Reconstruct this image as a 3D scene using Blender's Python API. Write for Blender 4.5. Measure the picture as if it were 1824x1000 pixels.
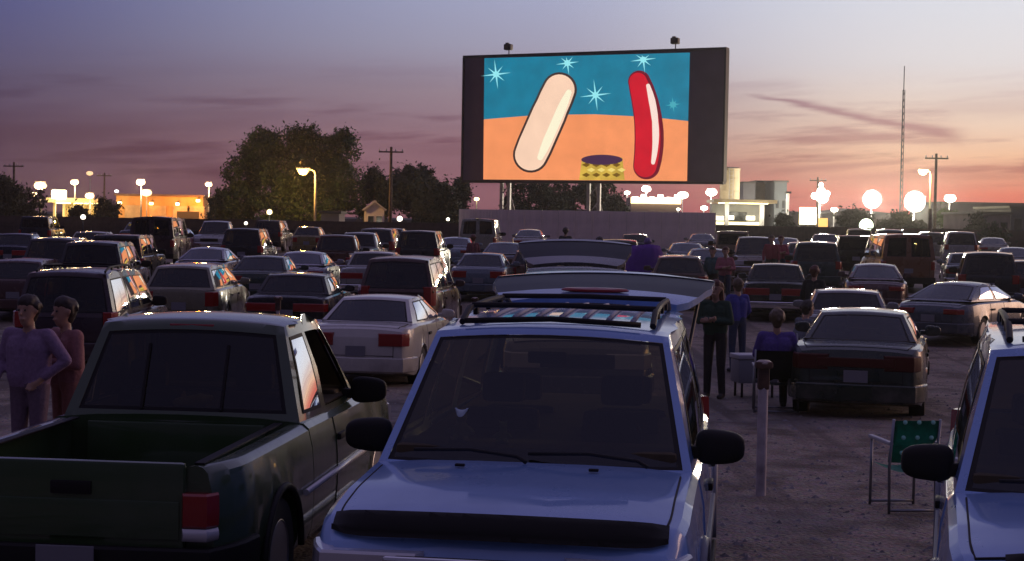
import bpy, bmesh, math, random
import numpy as np
from mathutils import Vector, Matrix, Euler

# ------------------------------------------------------------------ scene, camera, sky, sun, exposure
for o in list(bpy.data.objects):
    bpy.data.objects.remove(o)
SC = bpy.context.scene
COL = SC.collection
PI = math.pi
R = math.radians
FPX, CAMH, PITCH, ROLL = 2830.0, 2.47, 0.0368, 0.0174      # photo pixels (1824 wide), metres, radians

cam_data = bpy.data.cameras.new('camera')
cam = bpy.data.objects.new('camera', cam_data)
COL.objects.link(cam)
cam_data.sensor_width = 36.0
cam_data.lens = 36.0 * FPX / 1824.0
cam_data.clip_start = 0.1
cam_data.clip_end = 9000
cam.matrix_world = Matrix.Translation((0, 0, CAMH)) @ Matrix.Rotation(PI / 2 - PITCH, 4, 'X') @ Matrix.Rotation(ROLL, 4, 'Z')
SC.camera = cam

SUNSET_AZ = 0.52                     # radians to the right of the view axis, just outside the frame
world = bpy.data.worlds.new('World')
SC.world = world
world.use_nodes = True
nt = world.node_tree
nt.nodes.clear()
def N(tree, typ, **kw):
    n = tree.nodes.new(typ)
    for k, v in kw.items():
        setattr(n, k, v)
    return n
def mathn(tree, op, a, b=None, c=None, clamp=False):
    n = tree.nodes.new('ShaderNodeMath'); n.operation = op; n.use_clamp = clamp
    for i, v in enumerate((a, b, c)):
        if v is None: continue
        if isinstance(v, (int, float)): n.inputs[i].default_value = v
        else: tree.links.new(v, n.inputs[i])
    return n.outputs[0]
def maprange(tree, v, a, b, c=0., d=1., mode='SMOOTHSTEP'):
    n = tree.nodes.new('ShaderNodeMapRange'); n.interpolation_type = mode
    tree.links.new(v, n.inputs[0])
    for i, x in enumerate((a, b, c, d)): n.inputs[i + 1].default_value = x
    return n.outputs[0]
def ramp(tree, fac, stops, interp='LINEAR'):
    n = tree.nodes.new('ShaderNodeValToRGB'); cr = n.color_ramp; cr.interpolation = interp
    while len(cr.elements) < len(stops): cr.elements.new(0.5)
    for e, (p, c) in zip(cr.elements, stops):
        e.position = p; e.color = (*c, 1)
    tree.links.new(fac, n.inputs[0])
    return n.outputs[0]
def mixc(tree, fac, a, b, blend='MIX'):
    n = tree.nodes.new('ShaderNodeMix'); n.data_type = 'RGBA'; n.blend_type = blend
    for i, v in ((0, fac), (6, a), (7, b)):
        if isinstance(v, (int, float)): n.inputs[i].default_value = v
        elif isinstance(v, tuple): n.inputs[i].default_value = (*v, 1)
        else: tree.links.new(v, n.inputs[i])
    return n.outputs[2]
def lin(r, g, b):                    # sRGB 0-255 -> linear
    f = lambda c: (c / 255 / 12.92) if c <= 10 else ((c / 255 + .055) / 1.055) ** 2.4
    return (f(r), f(g), f(b))

tc = N(nt, 'ShaderNodeTexCoord')
sep = N(nt, 'ShaderNodeSeparateXYZ'); nt.links.new(tc.outputs['Generated'], sep.inputs[0])
az = mathn(nt, 'ARCTAN2', sep.outputs[0], sep.outputs[1])
el = mathn(nt, 'MAXIMUM', sep.outputs[2], 0.0)
toward = mathn(nt, 'COSINE', mathn(nt, 'SUBTRACT', az, SUNSET_AZ))
fac1 = maprange(nt, toward, 0.63, 0.935, 0, 1, 'SMOOTHSTEP')
fac2 = maprange(nt, toward, 0.872, 0.990, 0, 1, 'SMOOTHSTEP')
# steps of the ramps are sqrt(sin elevation), so the low sky has room
es = mathn(nt, 'SQRT', el)
q = lambda e: math.sqrt(e)
ZEN = lin(117, 108, 150)
glow = ramp(nt, es, [(0, lin(214, 84, 78)), (q(.008), lin(220, 98, 90)), (q(.022), lin(232, 128, 104)), (q(.045), lin(248, 197, 160)), (q(.07), lin(242, 217, 198)),
                     (q(.10), lin(232, 226, 226)), (q(.14), lin(226, 228, 236)), (q(.25), lin(148, 150, 182)), (q(.5), lin(116, 110, 148)), (1, ZEN)])
mid = ramp(nt, es, [(0, lin(136, 84, 92)), (q(.02), lin(150, 100, 110)), (q(.05), lin(158, 119, 128)), (q(.08), lin(163, 141, 152)),
                     (q(.11), lin(170, 167, 188)), (q(.14), lin(172, 176, 204)), (q(.25), lin(120, 123, 162)), (q(.5), lin(112, 106, 146)), (1, ZEN)])
away = ramp(nt, es, [(0, lin(86, 60, 70)), (q(.02), lin(92, 66, 80)), (q(.05), lin(94, 72, 90)), (q(.085), lin(88, 80, 110)), (q(.125), lin(82, 83, 130)),
                     (q(.16), lin(82, 85, 136)), (q(.25), lin(90, 90, 142)), (q(.5), lin(104, 96, 138)), (1, ZEN)])
back = ramp(nt, es, [(0, lin(40, 34, 44)), (q(.1), lin(48, 43, 62)), (q(.3), lin(60, 55, 82)), (q(.6), lin(98, 90, 126)), (1, ZEN)])   # the darkening east
fac0 = maprange(nt, toward, -.35, 0.62, 0, 1, 'SMOOTHSTEP')
skycol = mixc(nt, fac2, mixc(nt, fac1, mixc(nt, fac0, back, away), mid), glow)
# thin lilac cloud streaks low over the horizon
cv = N(nt, 'ShaderNodeCombineXYZ')
nt.links.new(mathn(nt, 'MULTIPLY', az, 7.0), cv.inputs[0])
nt.links.new(mathn(nt, 'MULTIPLY', mathn(nt, 'ADD', el, mathn(nt, 'MULTIPLY', az, -0.05)), 70.0), cv.inputs[1])
nz = N(nt, 'ShaderNodeTexNoise'); nz.inputs['Scale'].default_value = 1.0; nz.inputs['Detail'].default_value = 5; nz.inputs['Roughness'].default_value = .55
nt.links.new(cv.outputs[0], nz.inputs['Vector'])
band = mathn(nt, 'MULTIPLY', maprange(nt, el, 0.0, 0.03), maprange(nt, el, 0.11, 0.05))
nz2 = N(nt, 'ShaderNodeTexNoise'); nz2.inputs['Scale'].default_value = .55; nz2.inputs['Detail'].default_value = 3
nt.links.new(cv.outputs[0], nz2.inputs['Vector'])
cl = mathn(nt, 'MULTIPLY', mathn(nt, 'MAXIMUM', maprange(nt, nz.outputs[0], 0.48, 0.66), mathn(nt, 'MULTIPLY', maprange(nt, nz2.outputs[0], .42, .66), .6)), band)
# one long smoke-like streak: climbs to the left from a wider tail
def streak(az0, el0, az1, el1, w0, w1, bend):
    t = maprange(nt, az, az0, az1, 0, 1, 'LINEAR')
    line = mathn(nt, 'ADD', mathn(nt, 'MULTIPLY_ADD', t, el1 - el0, el0), mathn(nt, 'MULTIPLY', mathn(nt, 'MULTIPLY', t, mathn(nt, 'SUBTRACT', 1.0, t)), bend))
    wid = mathn(nt, 'MULTIPLY_ADD', mathn(nt, 'POWER', t, 1.6), w1 - w0, w0)
    wob = mathn(nt, 'MULTIPLY', mathn(nt, 'SUBTRACT', nz.outputs[0], 0.5), 0.016)
    dd = mathn(nt, 'DIVIDE', mathn(nt, 'SUBTRACT', mathn(nt, 'ADD', el, wob), line), wid)
    g = mathn(nt, 'EXPONENT', mathn(nt, 'MULTIPLY', mathn(nt, 'MULTIPLY', dd, dd), -1.0))
    ends = mathn(nt, 'MULTIPLY', maprange(nt, az, az0 - .004, az0 + .03), maprange(nt, az, az1 + .012, az1 - .012))
    return mathn(nt, 'MULTIPLY', g, ends)
st1 = streak(.136, .083, .272, .056, .0016, .0050, .004)
st2 = streak(.165, .053, .272, .055, .0015, .0035, .0)
st3 = streak(.14, .030, .25, .043, .005, .0015, .0)
allc = mathn(nt, 'MAXIMUM', mathn(nt, 'MAXIMUM', mathn(nt, 'MULTIPLY', cl, .85), mathn(nt, 'MULTIPLY', st1, .95)), mathn(nt, 'MAXIMUM', mathn(nt, 'MULTIPLY', st2, .6), mathn(nt, 'MULTIPLY', st3, .6)))
skycol = mixc(nt, mathn(nt, 'MULTIPLY', allc, 1.0), skycol, mixc(nt, 1.0, skycol, lin(196, 168, 186), 'MULTIPLY'))
nish = N(nt, 'ShaderNodeTexSky'); nish.sky_type = 'NISHITA'; nish.sun_disc = False
nish.sun_elevation = R(1.0); nish.sun_rotation = SUNSET_AZ
bg = N(nt, 'ShaderNodeBackground'); bg.inputs[1].default_value = 1.0
bg2 = N(nt, 'ShaderNodeBackground'); bg2.inputs[1].default_value = 0.002
nt.links.new(skycol, bg.inputs[0]); nt.links.new(nish.outputs[0], bg2.inputs[0])
addb = N(nt, 'ShaderNodeAddShader'); nt.links.new(bg.outputs[0], addb.inputs[0]); nt.links.new(bg2.outputs[0], addb.inputs[1])
wo = N(nt, 'ShaderNodeOutputWorld'); nt.links.new(addb.outputs[0], wo.inputs[0])

sd = bpy.data.lights.new('sun', 'SUN'); sd.energy = 0.75; sd.angle = R(32); sd.color = (1.0, .60, .40)
sun = bpy.data.objects.new('sun', sd); COL.objects.link(sun)
sdir = Vector((math.sin(SUNSET_AZ + .5), math.cos(SUNSET_AZ + .5), math.tan(R(8)))).normalized()
sun.rotation_euler = sdir.to_track_quat('Z', 'Y').to_euler()

SC.view_settings.view_transform = 'Standard'
SC.view_settings.look = 'None'
SC.view_settings.exposure = 0.0
SC.view_settings.gamma = 1.0
SC.cycles.use_denoising = True
SC.cycles.max_bounces = 6
SC.cycles.transparent_max_bounces = 12
SC.cycles.sample_clamp_indirect = 4.0

# ------------------------------------------------------------------ helpers
def ray(px, py):
    u = px - 912.0; v = 500.0 - py
    cr, sr = math.cos(ROLL), math.sin(ROLL)
    u, v = u * cr - v * sr, u * sr + v * cr
    c, s = math.cos(PITCH), math.sin(PITCH)
    return Vector((u, FPX * c + v * s, v * c - FPX * s))
def at(px, py, Y):                   # the point Y metres ahead that stands at this place of the photograph
    d = ray(px, py)
    return Vector((0, 0, CAMH)) + d * (Y / d.y)
def zg(y):                           # ground height: the near row stands on the low ramp
    if y < 11: return .13
    if y < 20: return .13 * (20 - y) / 9
    if y < 28: return -.22 * (y - 20) / 8
    if y < 85: return -.22 + .85 * (y - 28) / 57
    return .63
def gx(px, Y, z=None):               # world X of a column at ground level
    z = zg(Y) if z is None else z
    py = 396 + (CAMH - z) * FPX / Y
    for _ in range(3):
        p = at(px, py, Y); py += (p.z - z) * FPX / Y
    return at(px, py, Y).x

MATS = {}
def mat(name, col=(.5, .5, .5), rough=.5, metal=0., coat=0., emit=None, estr=0., spec=.5, noise=None, bump=None):
    if name in MATS: return MATS[name]
    m = bpy.data.materials.new(name); m.use_nodes = True
    t = m.node_tree; b = t.nodes['Principled BSDF']
    b.inputs['Base Color'].default_value = (*col, 1)
    b.inputs['Roughness'].default_value = rough
    b.inputs['Metallic'].default_value = metal
    b.inputs['Coat Weight'].default_value = coat
    b.inputs['Coat Roughness'].default_value = .04
    b.inputs['Specular IOR Level'].default_value = spec
    if emit:
        b.inputs['Emission Color'].default_value = (*emit, 1); b.inputs['Emission Strength'].default_value = estr
    if noise:                        # (scale, darker factor, lighter factor)
        tcn = t.nodes.new('ShaderNodeTexCoord')
        n = t.nodes.new('ShaderNodeTexNoise'); n.inputs['Scale'].default_value = noise[0]; n.inputs['Detail'].default_value = 6
        t.links.new(tcn.outputs['Object'], n.inputs['Vector'])
        c = ramp(t, n.outputs[0], [(.3, tuple(x * noise[1] for x in col)), (.7, tuple(min(1, x * noise[2]) for x in col))])
        t.links.new(c, b.inputs['Base Color'])
        if bump:
            bp = t.nodes.new('ShaderNodeBump'); bp.inputs['Strength'].default_value = bump; bp.inputs['Distance'].default_value = .02
            t.links.new(n.outputs[0], bp.inputs['Height']); t.links.new(bp.outputs[0], b.inputs['Normal'])
    MATS[name] = m
    return m
def paint(name, col, metal=.25, rough=.32):
    key = 'paint ' + name
    if key in MATS: return MATS[key]
    dark = sum(col) < .24
    m = mat(key, col, rough, metal, .62 if dark else .9, spec=.35 if dark else .5)
    t = m.node_tree; b = t.nodes['Principled BSDF']
    tcn = t.nodes.new('ShaderNodeTexCoord')
    n = t.nodes.new('ShaderNodeTexNoise'); n.inputs['Scale'].default_value = 2.2; n.inputs['Detail'].default_value = 7; n.inputs['Roughness'].default_value = .62
    t.links.new(tcn.outputs['Object'], n.inputs['Vector'])
    # road dust: thicker towards the sill, in uneven patches
    sp = t.nodes.new('ShaderNodeSeparateXYZ'); t.links.new(tcn.outputs['Object'], sp.inputs[0])
    low = maprange(t, sp.outputs[2], .75, .2, 0, 1)
    dust = mathn(t, 'MULTIPLY', maprange(t, n.outputs[0], .42, .72), mathn(t, 'MULTIPLY_ADD', low, .5, .10))
    t.links.new(mixc(t, dust, col, (.16, .14, .13)), b.inputs['Base Color'])
    t.links.new(maprange(t, n.outputs[0], .3, .75, rough * .85, min(1, rough * 1.5)), b.inputs['Roughness'])
    t.links.new(maprange(t, n.outputs[0], .35, .75, .02, .12), b.inputs['Coat Roughness'])
    return m
def glassm(name='car glass', tint=(.24, .20, .10)):
    if name in MATS: return MATS[name]
    m = bpy.data.materials.new(name); m.use_nodes = True; t = m.node_tree; t.nodes.clear()
    tr = N(t, 'ShaderNodeBsdfTransparent'); tr.inputs[0].default_value = (*tint, 1)
    gl = N(t, 'ShaderNodeBsdfGlossy'); gl.inputs['Roughness'].default_value = .03; gl.inputs[0].default_value = (.9, .95, 1, 1)
    fr = N(t, 'ShaderNodeFresnel'); fr.inputs[0].default_value = 1.5
    mx = N(t, 'ShaderNodeMixShader'); t.links.new(fr.outputs[0], mx.inputs[0]); t.links.new(tr.outputs[0], mx.inputs[1]); t.links.new(gl.outputs[0], mx.inputs[2])
    o = N(t, 'ShaderNodeOutputMaterial'); t.links.new(mx.outputs[0], o.inputs[0])
    MATS[name] = m
    return m
GLASS = glassm()
RUBBER = mat('black rubber', (.012, .012, .012), .75)
TRIM = mat('black plastic trim', (.012, .011, .010), .62, spec=.3)
CHROME = mat('chrome', (.75, .75, .76), .12, 1.0)
ALLOY = mat('alloy rim', (.42, .42, .44), .35, .9)
REDLENS = mat('red lens', (.28, .012, .010), .18, 0, .6)
CLEARLENS = mat('clear lens', (.55, .55, .56), .12, .2, 1)
AMBER = mat('amber lens', (.5, .16, .02), .2, 0, .6)
INTERIOR = mat('dark interior', (.055, .038, .014), .8, noise=(6, .6, 1.4))
SEATM = mat('seat fabric', (.050, .036, .016), .85, noise=(9, .6, 1.4))
PLATE = mat('licence plate white', (.20, .20, .22), .45)
PLATEINK = mat('licence plate ink', (.04, .05, .12), .5)
STEEL = mat('galvanised steel', (.30, .30, .31), .5, .6, noise=(3, .7, 1.2))
DARKMETAL = mat('dark painted metal', (.03, .03, .035), .5, .3)
WOODPOLE = mat('weathered pole wood', (.10, .07, .05), .85, noise=(5, .6, 1.4))

def link(ob, parent=None):
    COL.objects.link(ob)
    if parent is not None: ob.parent = parent
    return ob
def finish(bm, name, smooth=None):
    me = bpy.data.meshes.new(name)
    bm.normal_update()
    bm.to_mesh(me); bm.free()
    if smooth is not None:
        for p in me.polygons: p.use_smooth = True
        me.set_sharp_from_angle(angle=R(smooth))
    return me
def mobj(name, me, mats, parent=None, loc=None, rot=None):
    if isinstance(me, bmesh.types.BMesh): me = finish(me, name)
    if not isinstance(mats, (list, tuple)): mats = [mats]
    if not me.materials:
        for m in mats: me.materials.append(m)
    ob = bpy.data.objects.new(name, me)
    link(ob, parent)
    for i, m in enumerate(mats):
        if me.materials[i] is not m:
            ob.material_slots[i].link = 'OBJECT'; ob.material_slots[i].material = m
    if loc is not None: ob.location = loc
    if rot is not None: ob.rotation_euler = rot
    return ob
def tag(o, label, cat, group=None, kind=None):
    if label: o['label'] = label
    if cat: o['category'] = cat
    if group: o['group'] = group
    if kind: o['kind'] = kind
    return o
def empty(name, loc=(0, 0, 0), rz=0., rx=0., label=None, cat=None, group=None):
    o = bpy.data.objects.new(name, None); o.empty_display_size = .2
    COL.objects.link(o); o.location = loc; o.rotation_euler = (rx, 0, rz)
    return tag(o, label, cat, group)
def box(bm, c, s, mi=0, rot=None, bevel=0.):
    r = bmesh.ops.create_cube(bm, size=1.0)
    vs = r['verts']
    for v in vs: v.co = Vector((v.co.x * s[0], v.co.y * s[1], v.co.z * s[2]))
    fs = set(f for v in vs for f in v.link_faces)
    for f in fs: f.material_index = mi
    if bevel:
        es_ = list(set(e for v in vs for e in v.link_edges))
        rr = bmesh.ops.bevel(bm, geom=es_, offset=bevel, segments=2, affect='EDGES', profile=.6, clamp_overlap=True)
        vs = list(set(v for f in rr['faces'] for v in f.verts) | set(v for v in vs if v.is_valid))
        for f in rr['faces']: f.material_index = mi
    M = Matrix.Translation(c)
    if rot is not None: M = M @ (rot if isinstance(rot, Matrix) else Euler(rot).to_matrix().to_4x4())
    for v in vs: v.co = M @ v.co
    return vs
def tube(bm, pts, rad, n=8, mi=0, cap=True):
    pts = [Vector(p) for p in pts]
    rads = rad if isinstance(rad, (list, tuple)) else [rad] * len(pts)
    rings = []; prev = None
    for i, p in enumerate(pts):
        d = (pts[min(i + 1, len(pts) - 1)] - pts[max(i - 1, 0)]).normalized()
        a = Vector((0, 0, 1)) if abs(d.z) < .9 else Vector((1, 0, 0))
        if prev is not None: a = prev
        x = d.cross(a)
        if x.length < 1e-6: x = d.orthogonal()
        x.normalize(); y = x.cross(d).normalized(); prev = y
        rings.append([bm.verts.new(p + (x * math.cos(k * 2 * PI / n) + y * math.sin(k * 2 * PI / n)) * rads[i]) for k in range(n)])
    for a, b in zip(rings, rings[1:]):
        for k in range(n):
            f = bm.faces.new((a[k], a[(k + 1) % n], b[(k + 1) % n], b[k])); f.material_index = mi; f.smooth = True
    if cap:
        f = bm.faces.new(rings[0][::-1]); f.material_index = mi
        f = bm.faces.new(rings[-1]); f.material_index = mi
def lathe(bm, prof, n=24, axis='X', mi=0, c=(0, 0, 0)):
    """prof: (radius, along) pairs spun round an axis"""
    rings = []
    for r_, a in prof:
        ring = []
        for k in range(n):
            t = 2 * PI * k / n; p = r_ * math.cos(t); s = r_ * math.sin(t)
            v = {'X': (a, p, s), 'Y': (p, a, s), 'Z': (p, s, a)}[axis]
            ring.append(bm.verts.new(Vector(v) + Vector(c)))
        rings.append(ring)
    for a, b in zip(rings, rings[1:]):
        for k in range(n):
            f = bm.faces.new((a[k], a[(k + 1) % n], b[(k + 1) % n], b[k])); f.material_index = mi; f.smooth = True
    for ring in (rings[0], rings[-1]):
        try: f = bm.faces.new(ring); f.material_index = mi
        except ValueError: pass
def ngon(bm, pts, mi=0):
    f = bm.faces.new([bm.verts.new(p) for p in pts]); f.material_index = mi
    return f
rnd = random.Random(7)
# ------------------------------------------------------------------ ground
def ground_mat():
    m = bpy.data.materials.new('gravel lot'); m.use_nodes = True; t = m.node_tree; b = t.nodes['Principled BSDF']
    tcn = N(t, 'ShaderNodeTexCoord')
    def noise(sc, det=6, rough=.6):
        n = N(t, 'ShaderNodeTexNoise'); n.inputs['Scale'].default_value = sc; n.inputs['Detail'].default_value = det; n.inputs['Roughness'].default_value = rough
        t.links.new(tcn.outputs['Object'], n.inputs['Vector']); return n.outputs[0]
    vor = N(t, 'ShaderNodeTexVoronoi'); vor.inputs['Scale'].default_value = 26; t.links.new(tcn.outputs['Object'], vor.inputs['Vector'])
    big, mid, fine = noise(.22), noise(1.4), noise(18, 8, .75)
    c = ramp(t, fine, [(.25, (.17, .145, .118)), (.5, (.36, .305, .25)), (.75, (.56, .48, .41))])
    c = mixc(t, maprange(t, mid, .42, .66), c, (.15, .12, .095))           # damp earth showing through
    c = mixc(t, mathn(t, 'MULTIPLY', maprange(t, big, .45, .6), .5), c, (.28, .26, .25))   # paler raked gravel
    stone = mixc(t, .5, vor.outputs['Color'], (.5, .5, .5))
    c = mixc(t, .45, c, mixc(t, 1.0, c, stone, 'MULTIPLY'))
    mpn = N(t, 'ShaderNodeMapping'); mpn.inputs['Scale'].default_value = (1.5, .05, 1); mpn.inputs['Rotation'].default_value = (0, 0, .12)
    t.links.new(tcn.outputs['Object'], mpn.inputs[0])
    trk = N(t, 'ShaderNodeTexNoise'); trk.inputs['Scale'].default_value = 1.0; trk.inputs['Detail'].default_value = 4; t.links.new(mpn.outputs[0], trk.inputs['Vector'])
    c = mixc(t, mathn(t, 'MULTIPLY', maprange(t, trk.outputs[0], .50, .62), .85), c, (.12, .10, .085))     # packed wheel tracks
    oil = noise(.55, 3, .5); c = mixc(t, mathn(t, 'MULTIPLY', maprange(t, oil, .66, .72), .7), c, (.05, .045, .042))   # oil spots
    t.links.new(c, b.inputs['Base Color']); b.inputs['Roughness'].default_value = .88; b.inputs['Specular IOR Level'].default_value = .3
    bp = N(t, 'ShaderNodeBump'); bp.inputs['Strength'].default_value = .8; bp.inputs['Distance'].default_value = .03
    hh = mathn(t, 'ADD', mathn(t, 'MULTIPLY', fine, .6), mathn(t, 'MULTIPLY', vor.outputs['Distance'], -.8))
    t.links.new(hh, bp.inputs['Height']); t.links.new(bp.outputs[0], b.inputs['Normal'])
    return m
bm = bmesh.new()
ys_ = [-400, -60, -10, 0, 5, 9, 11, 12.5, 14, 16, 18, 20, 22, 24, 26, 28, 32, 40, 60, 90, 130, 200, 400, 900, 2500, 7000]
xs_ = [-7000, -2000, -500, -120, -40, -15, -5, 0, 5, 15, 40, 120, 500, 2000, 7000]
gv = [[bm.verts.new((x, y, zg(y))) for x in xs_] for y in ys_]
for a, b_ in zip(gv, gv[1:]):
    for k in range(len(xs_) - 1): bm.faces.new((a[k], a[k + 1], b_[k + 1], b_[k])).smooth = True
tag(mobj('ground', bm, ground_mat()), None, None, kind='structure')

# loose stones that stand out on the near gravel
def pebbles():
    rs = np.random.default_rng(3); V = []; F = []
    base = np.array([(1, 0, 0), (-1, 0, 0), (0, 1, 0), (0, -1, 0), (0, 0, 1), (0, 0, -.3)], float)
    tri = [(0, 2, 4), (2, 1, 4), (1, 3, 4), (3, 0, 4), (2, 0, 5), (1, 2, 5), (3, 1, 5), (0, 3, 5)]
    for i in range(14000):
        y = 7 + 30 * rs.random() ** 1.4; x = (rs.random() - .5) * y * .8
        sc = .008 + .030 * rs.random() ** 3
        p = base * (sc * (.7 + .6 * rs.random(3))) * (1, 1, .6)
        a = rs.random() * 6.28; c_, s_ = math.cos(a), math.sin(a)
        p = np.stack([p[:, 0] * c_ - p[:, 1] * s_ + x, p[:, 0] * s_ + p[:, 1] * c_ + y, p[:, 2] + zg(y)], 1)
        k = len(V); V.extend(p.tolist()); F.extend([tuple(k + j for j in f) for f in tri])
    me = bpy.data.meshes.new('gravel'); me.from_pydata(V, [], F)
    o = mobj('gravel', me, mat('loose stone', (.2, .19, .19), .9, noise=(2.0, .5, 1.5)))
    tag(o, 'loose grey stones strewn over the gravel lot', 'gravel', kind='stuff')
pebbles()

# ------------------------------------------------------------------ the screen
def emis(name, col, s=1., vary=.0):
    if name in MATS: return MATS[name]
    m = bpy.data.materials.new(name); m.use_nodes = True; t = m.node_tree; t.nodes.clear()
    e = N(t, 'ShaderNodeEmission'); e.inputs[0].default_value = (*col, 1); e.inputs[1].default_value = s
    if vary:
        tcn = N(t, 'ShaderNodeTexCoord'); n = N(t, 'ShaderNodeTexNoise'); n.inputs['Scale'].default_value = .55; n.inputs['Detail'].default_value = 7
        t.links.new(tcn.outputs['Object'], n.inputs['Vector'])
        t.links.new(ramp(t, n.outputs[0], [(.3, tuple(c * (1 - vary) for c in col)), (.7, tuple(c * (1 + vary) for c in col))]), e.inputs[0])
    o = N(t, 'ShaderNodeOutputMaterial'); t.links.new(e.outputs[0], o.inputs[0])
    MATS[name] = m
    return m
SL = at(824, 323, 151.0); SR = at(1286, 325, 140.0)
sx_ = Vector((SR.x - SL.x, SR.y - SL.y, 0)); SW = sx_.length
SZ0, SZ1 = 6.35, 17.95
SH = SZ1 - SZ0
syaw = math.atan2(sx_.y, sx_.x)
screen = empty('movie_screen', (SL.x, SL.y, zg(150)), syaw, 0, 'huge outdoor movie screen on steel legs showing a cartoon bun and sausage', 'movie screen')
zl = SZ0 - zg(150)
Minv = (Matrix.Translation((SL.x, SL.y, zg(150))) @ Matrix.Rotation(syaw, 4, 'Z')).inverted()
def scr(px, py, lift=0.):            # photo place -> point on the screen face (local x, z)
    d = ray(px, py); o_ = Vector((0, 0, CAMH)); nrm = Vector((-math.sin(syaw), math.cos(syaw), 0))
    P_ = o_ + d * (nrm.dot(SL - o_) / nrm.dot(d))
    l = Minv @ P_
    return (l.x, -.02 - lift, l.z)
bm = bmesh.new(); box(bm, (SW / 2, .35, zl + SH / 2), (SW, .66, SH), bevel=.04)
mobj('screen_body', bm, mat('dark screen masking', (.10, .065, .10), .7, noise=(.5, .85, 1.15)), screen)
bm = bmesh.new()
for (a, b_) in (((SW / 2, .35, zl + SH + .09), (SW + .3, .9, .16)), ((SW / 2, .35, zl - .12), (SW + .2, .8, .22)), ((-.09, .35, zl + SH / 2), (.16, .9, SH)), ((SW + .09, .35, zl + SH / 2), (.16, .9, SH))):
    box(bm, a, b_, bevel=.02)
mobj('screen_frame', bm, mat('screen frame', (.03, .026, .035), .6), screen)
def sheet(name, pts, m, lift, parent):
    bm = bmesh.new(); ngon(bm, [scr(x, y, lift) for x, y in pts])
    bmesh.ops.recalc_face_normals(bm, faces=bm.faces)
    return mobj(name, bm, m, parent)
def along(path, rads, n=14):
    """outline of a bent capsule through path points"""
    P_ = [Vector((x, y)) for x, y in path]; Lp = []; Rp = []
    for i, p in enumerate(P_):
        d = (P_[min(i + 1, len(P_) - 1)] - P_[max(i - 1, 0)]).normalized(); nn = Vector((-d.y, d.x))
        Lp.append(p + nn * rads[i]); Rp.append(p - nn * rads[i])
    def capp(c, d0, r_):
        a0 = math.atan2(d0.y, d0.x)
        return [c + Vector((math.cos(a0 + PI * k / n), math.sin(a0 + PI * k / n))) * r_ for k in range(1, n)]
    e = (P_[-1] - P_[-2]).normalized(); s0 = (P_[0] - P_[1]).normalized()
    endc = capp(P_[-1], Vector((e.y, -e.x)), rads[-1]); stc = capp(P_[0], Vector((s0.y, -s0.x)), rads[0])
    return [tuple(v) for v in (Rp + endc + Lp[::-1] + stc)]
def bez(p0, p1, p2, n=12):
    return [((1 - t) ** 2 * p0[0] + 2 * t * (1 - t) * p1[0] + t * t * p2[0], (1 - t) ** 2 * p0[1] + 2 * t * (1 - t) * p1[1] + t * t * p2[1]) for t in [k / n for k in range(n + 1)]]
# the projected picture: plain bun and sausage shapes, a basket and sparkles on teal over orange
pic = sheet('picture_sky', [(863, 104), (1229, 94), (1226, 216), (1160, 209), (1060, 204), (960, 205), (862, 213)], emis('screen teal', lin(24, 122, 152), 1, .14), .0, screen)
sheet('picture_floor', [(862, 213), (960, 205), (1060, 204), (1160, 209), (1226, 216), (1224, 323), (861, 320)], emis('screen orange', lin(246, 150, 98), 1, .07), .0, screen)
cap_ax = [(946 + (997 - 946) * k / 8, 276 + (160 - 276) * k / 8) for k in range(9)]
bun = sheet('picture_bun', along(cap_ax, [32, 33, 33, 33, 33, 33, 32, 32, 31]), emis('screen bun outline', lin(66, 48, 46)), .03, screen)
sheet('bun_face', along(cap_ax, [28, 29, 29, 29, 29, 29, 28, 28, 27]), emis('screen bun', lin(252, 212, 184), 1, .05), .06, bun)
sheet('bun_crumb', along([(x + 17, y + 5) for x, y in cap_ax], [5, 7, 8, 8, 8, 8, 8, 7, 5]), emis('screen cream', lin(255, 246, 214)), .09, bun)
sp_ = bez((1139, 146), (1166, 225), (1152, 296))
sau = sheet('picture_sausage', along(sp_, [20, 22, 23, 24, 24.5, 25, 25.5, 26, 26, 26, 25.5, 25, 24]), emis('screen sausage edge', lin(112, 14, 40)), .03, screen)
sheet('sausage_face', along([(x - 2, y) for x, y in sp_], [16, 18, 19, 20, 20.5, 21, 21.5, 22, 22, 22, 21.5, 21, 20]), emis('screen red', lin(206, 20, 44), 1, .1), .06, sau)
hp = [(x + 12, y - 6) for x, y in sp_[1:]]
sheet('sausage_shine', along(hp, [3.5, 5, 6, 6, 6, 5.5, 6, 6, 5.5, 5, 4.5, 3.5]), emis('screen pale pink', lin(255, 226, 214)), .09, sau)
bk = sheet('picture_basket', [(1037, 283), (1109, 281), (1113, 321), (1032, 321)], emis('screen straw', lin(206, 170, 70), 1, .3), .03, screen)
for k in range(4):
    for j in range(3):
        cx_, cy_ = 1045 + 18 * k + (9 if j == 1 else 0), 294 + 9 * j
        sheet('basket_weave', [(cx_ - 8, cy_), (cx_, cy_ - 4), (cx_ + 7, cy_), (cx_, cy_ + 4)], emis('screen dark straw', lin(116, 84, 20)) if j != 1 else emis('screen light straw', lin(240, 216, 120)), .06, bk)
sheet('basket_mouth', [(1073 + 37 * math.cos(k * PI / 12), 285 + 9 * math.sin(k * PI / 12)) for k in range(24)], emis('screen plum', lin(70, 42, 74)), .09, bk)
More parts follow.
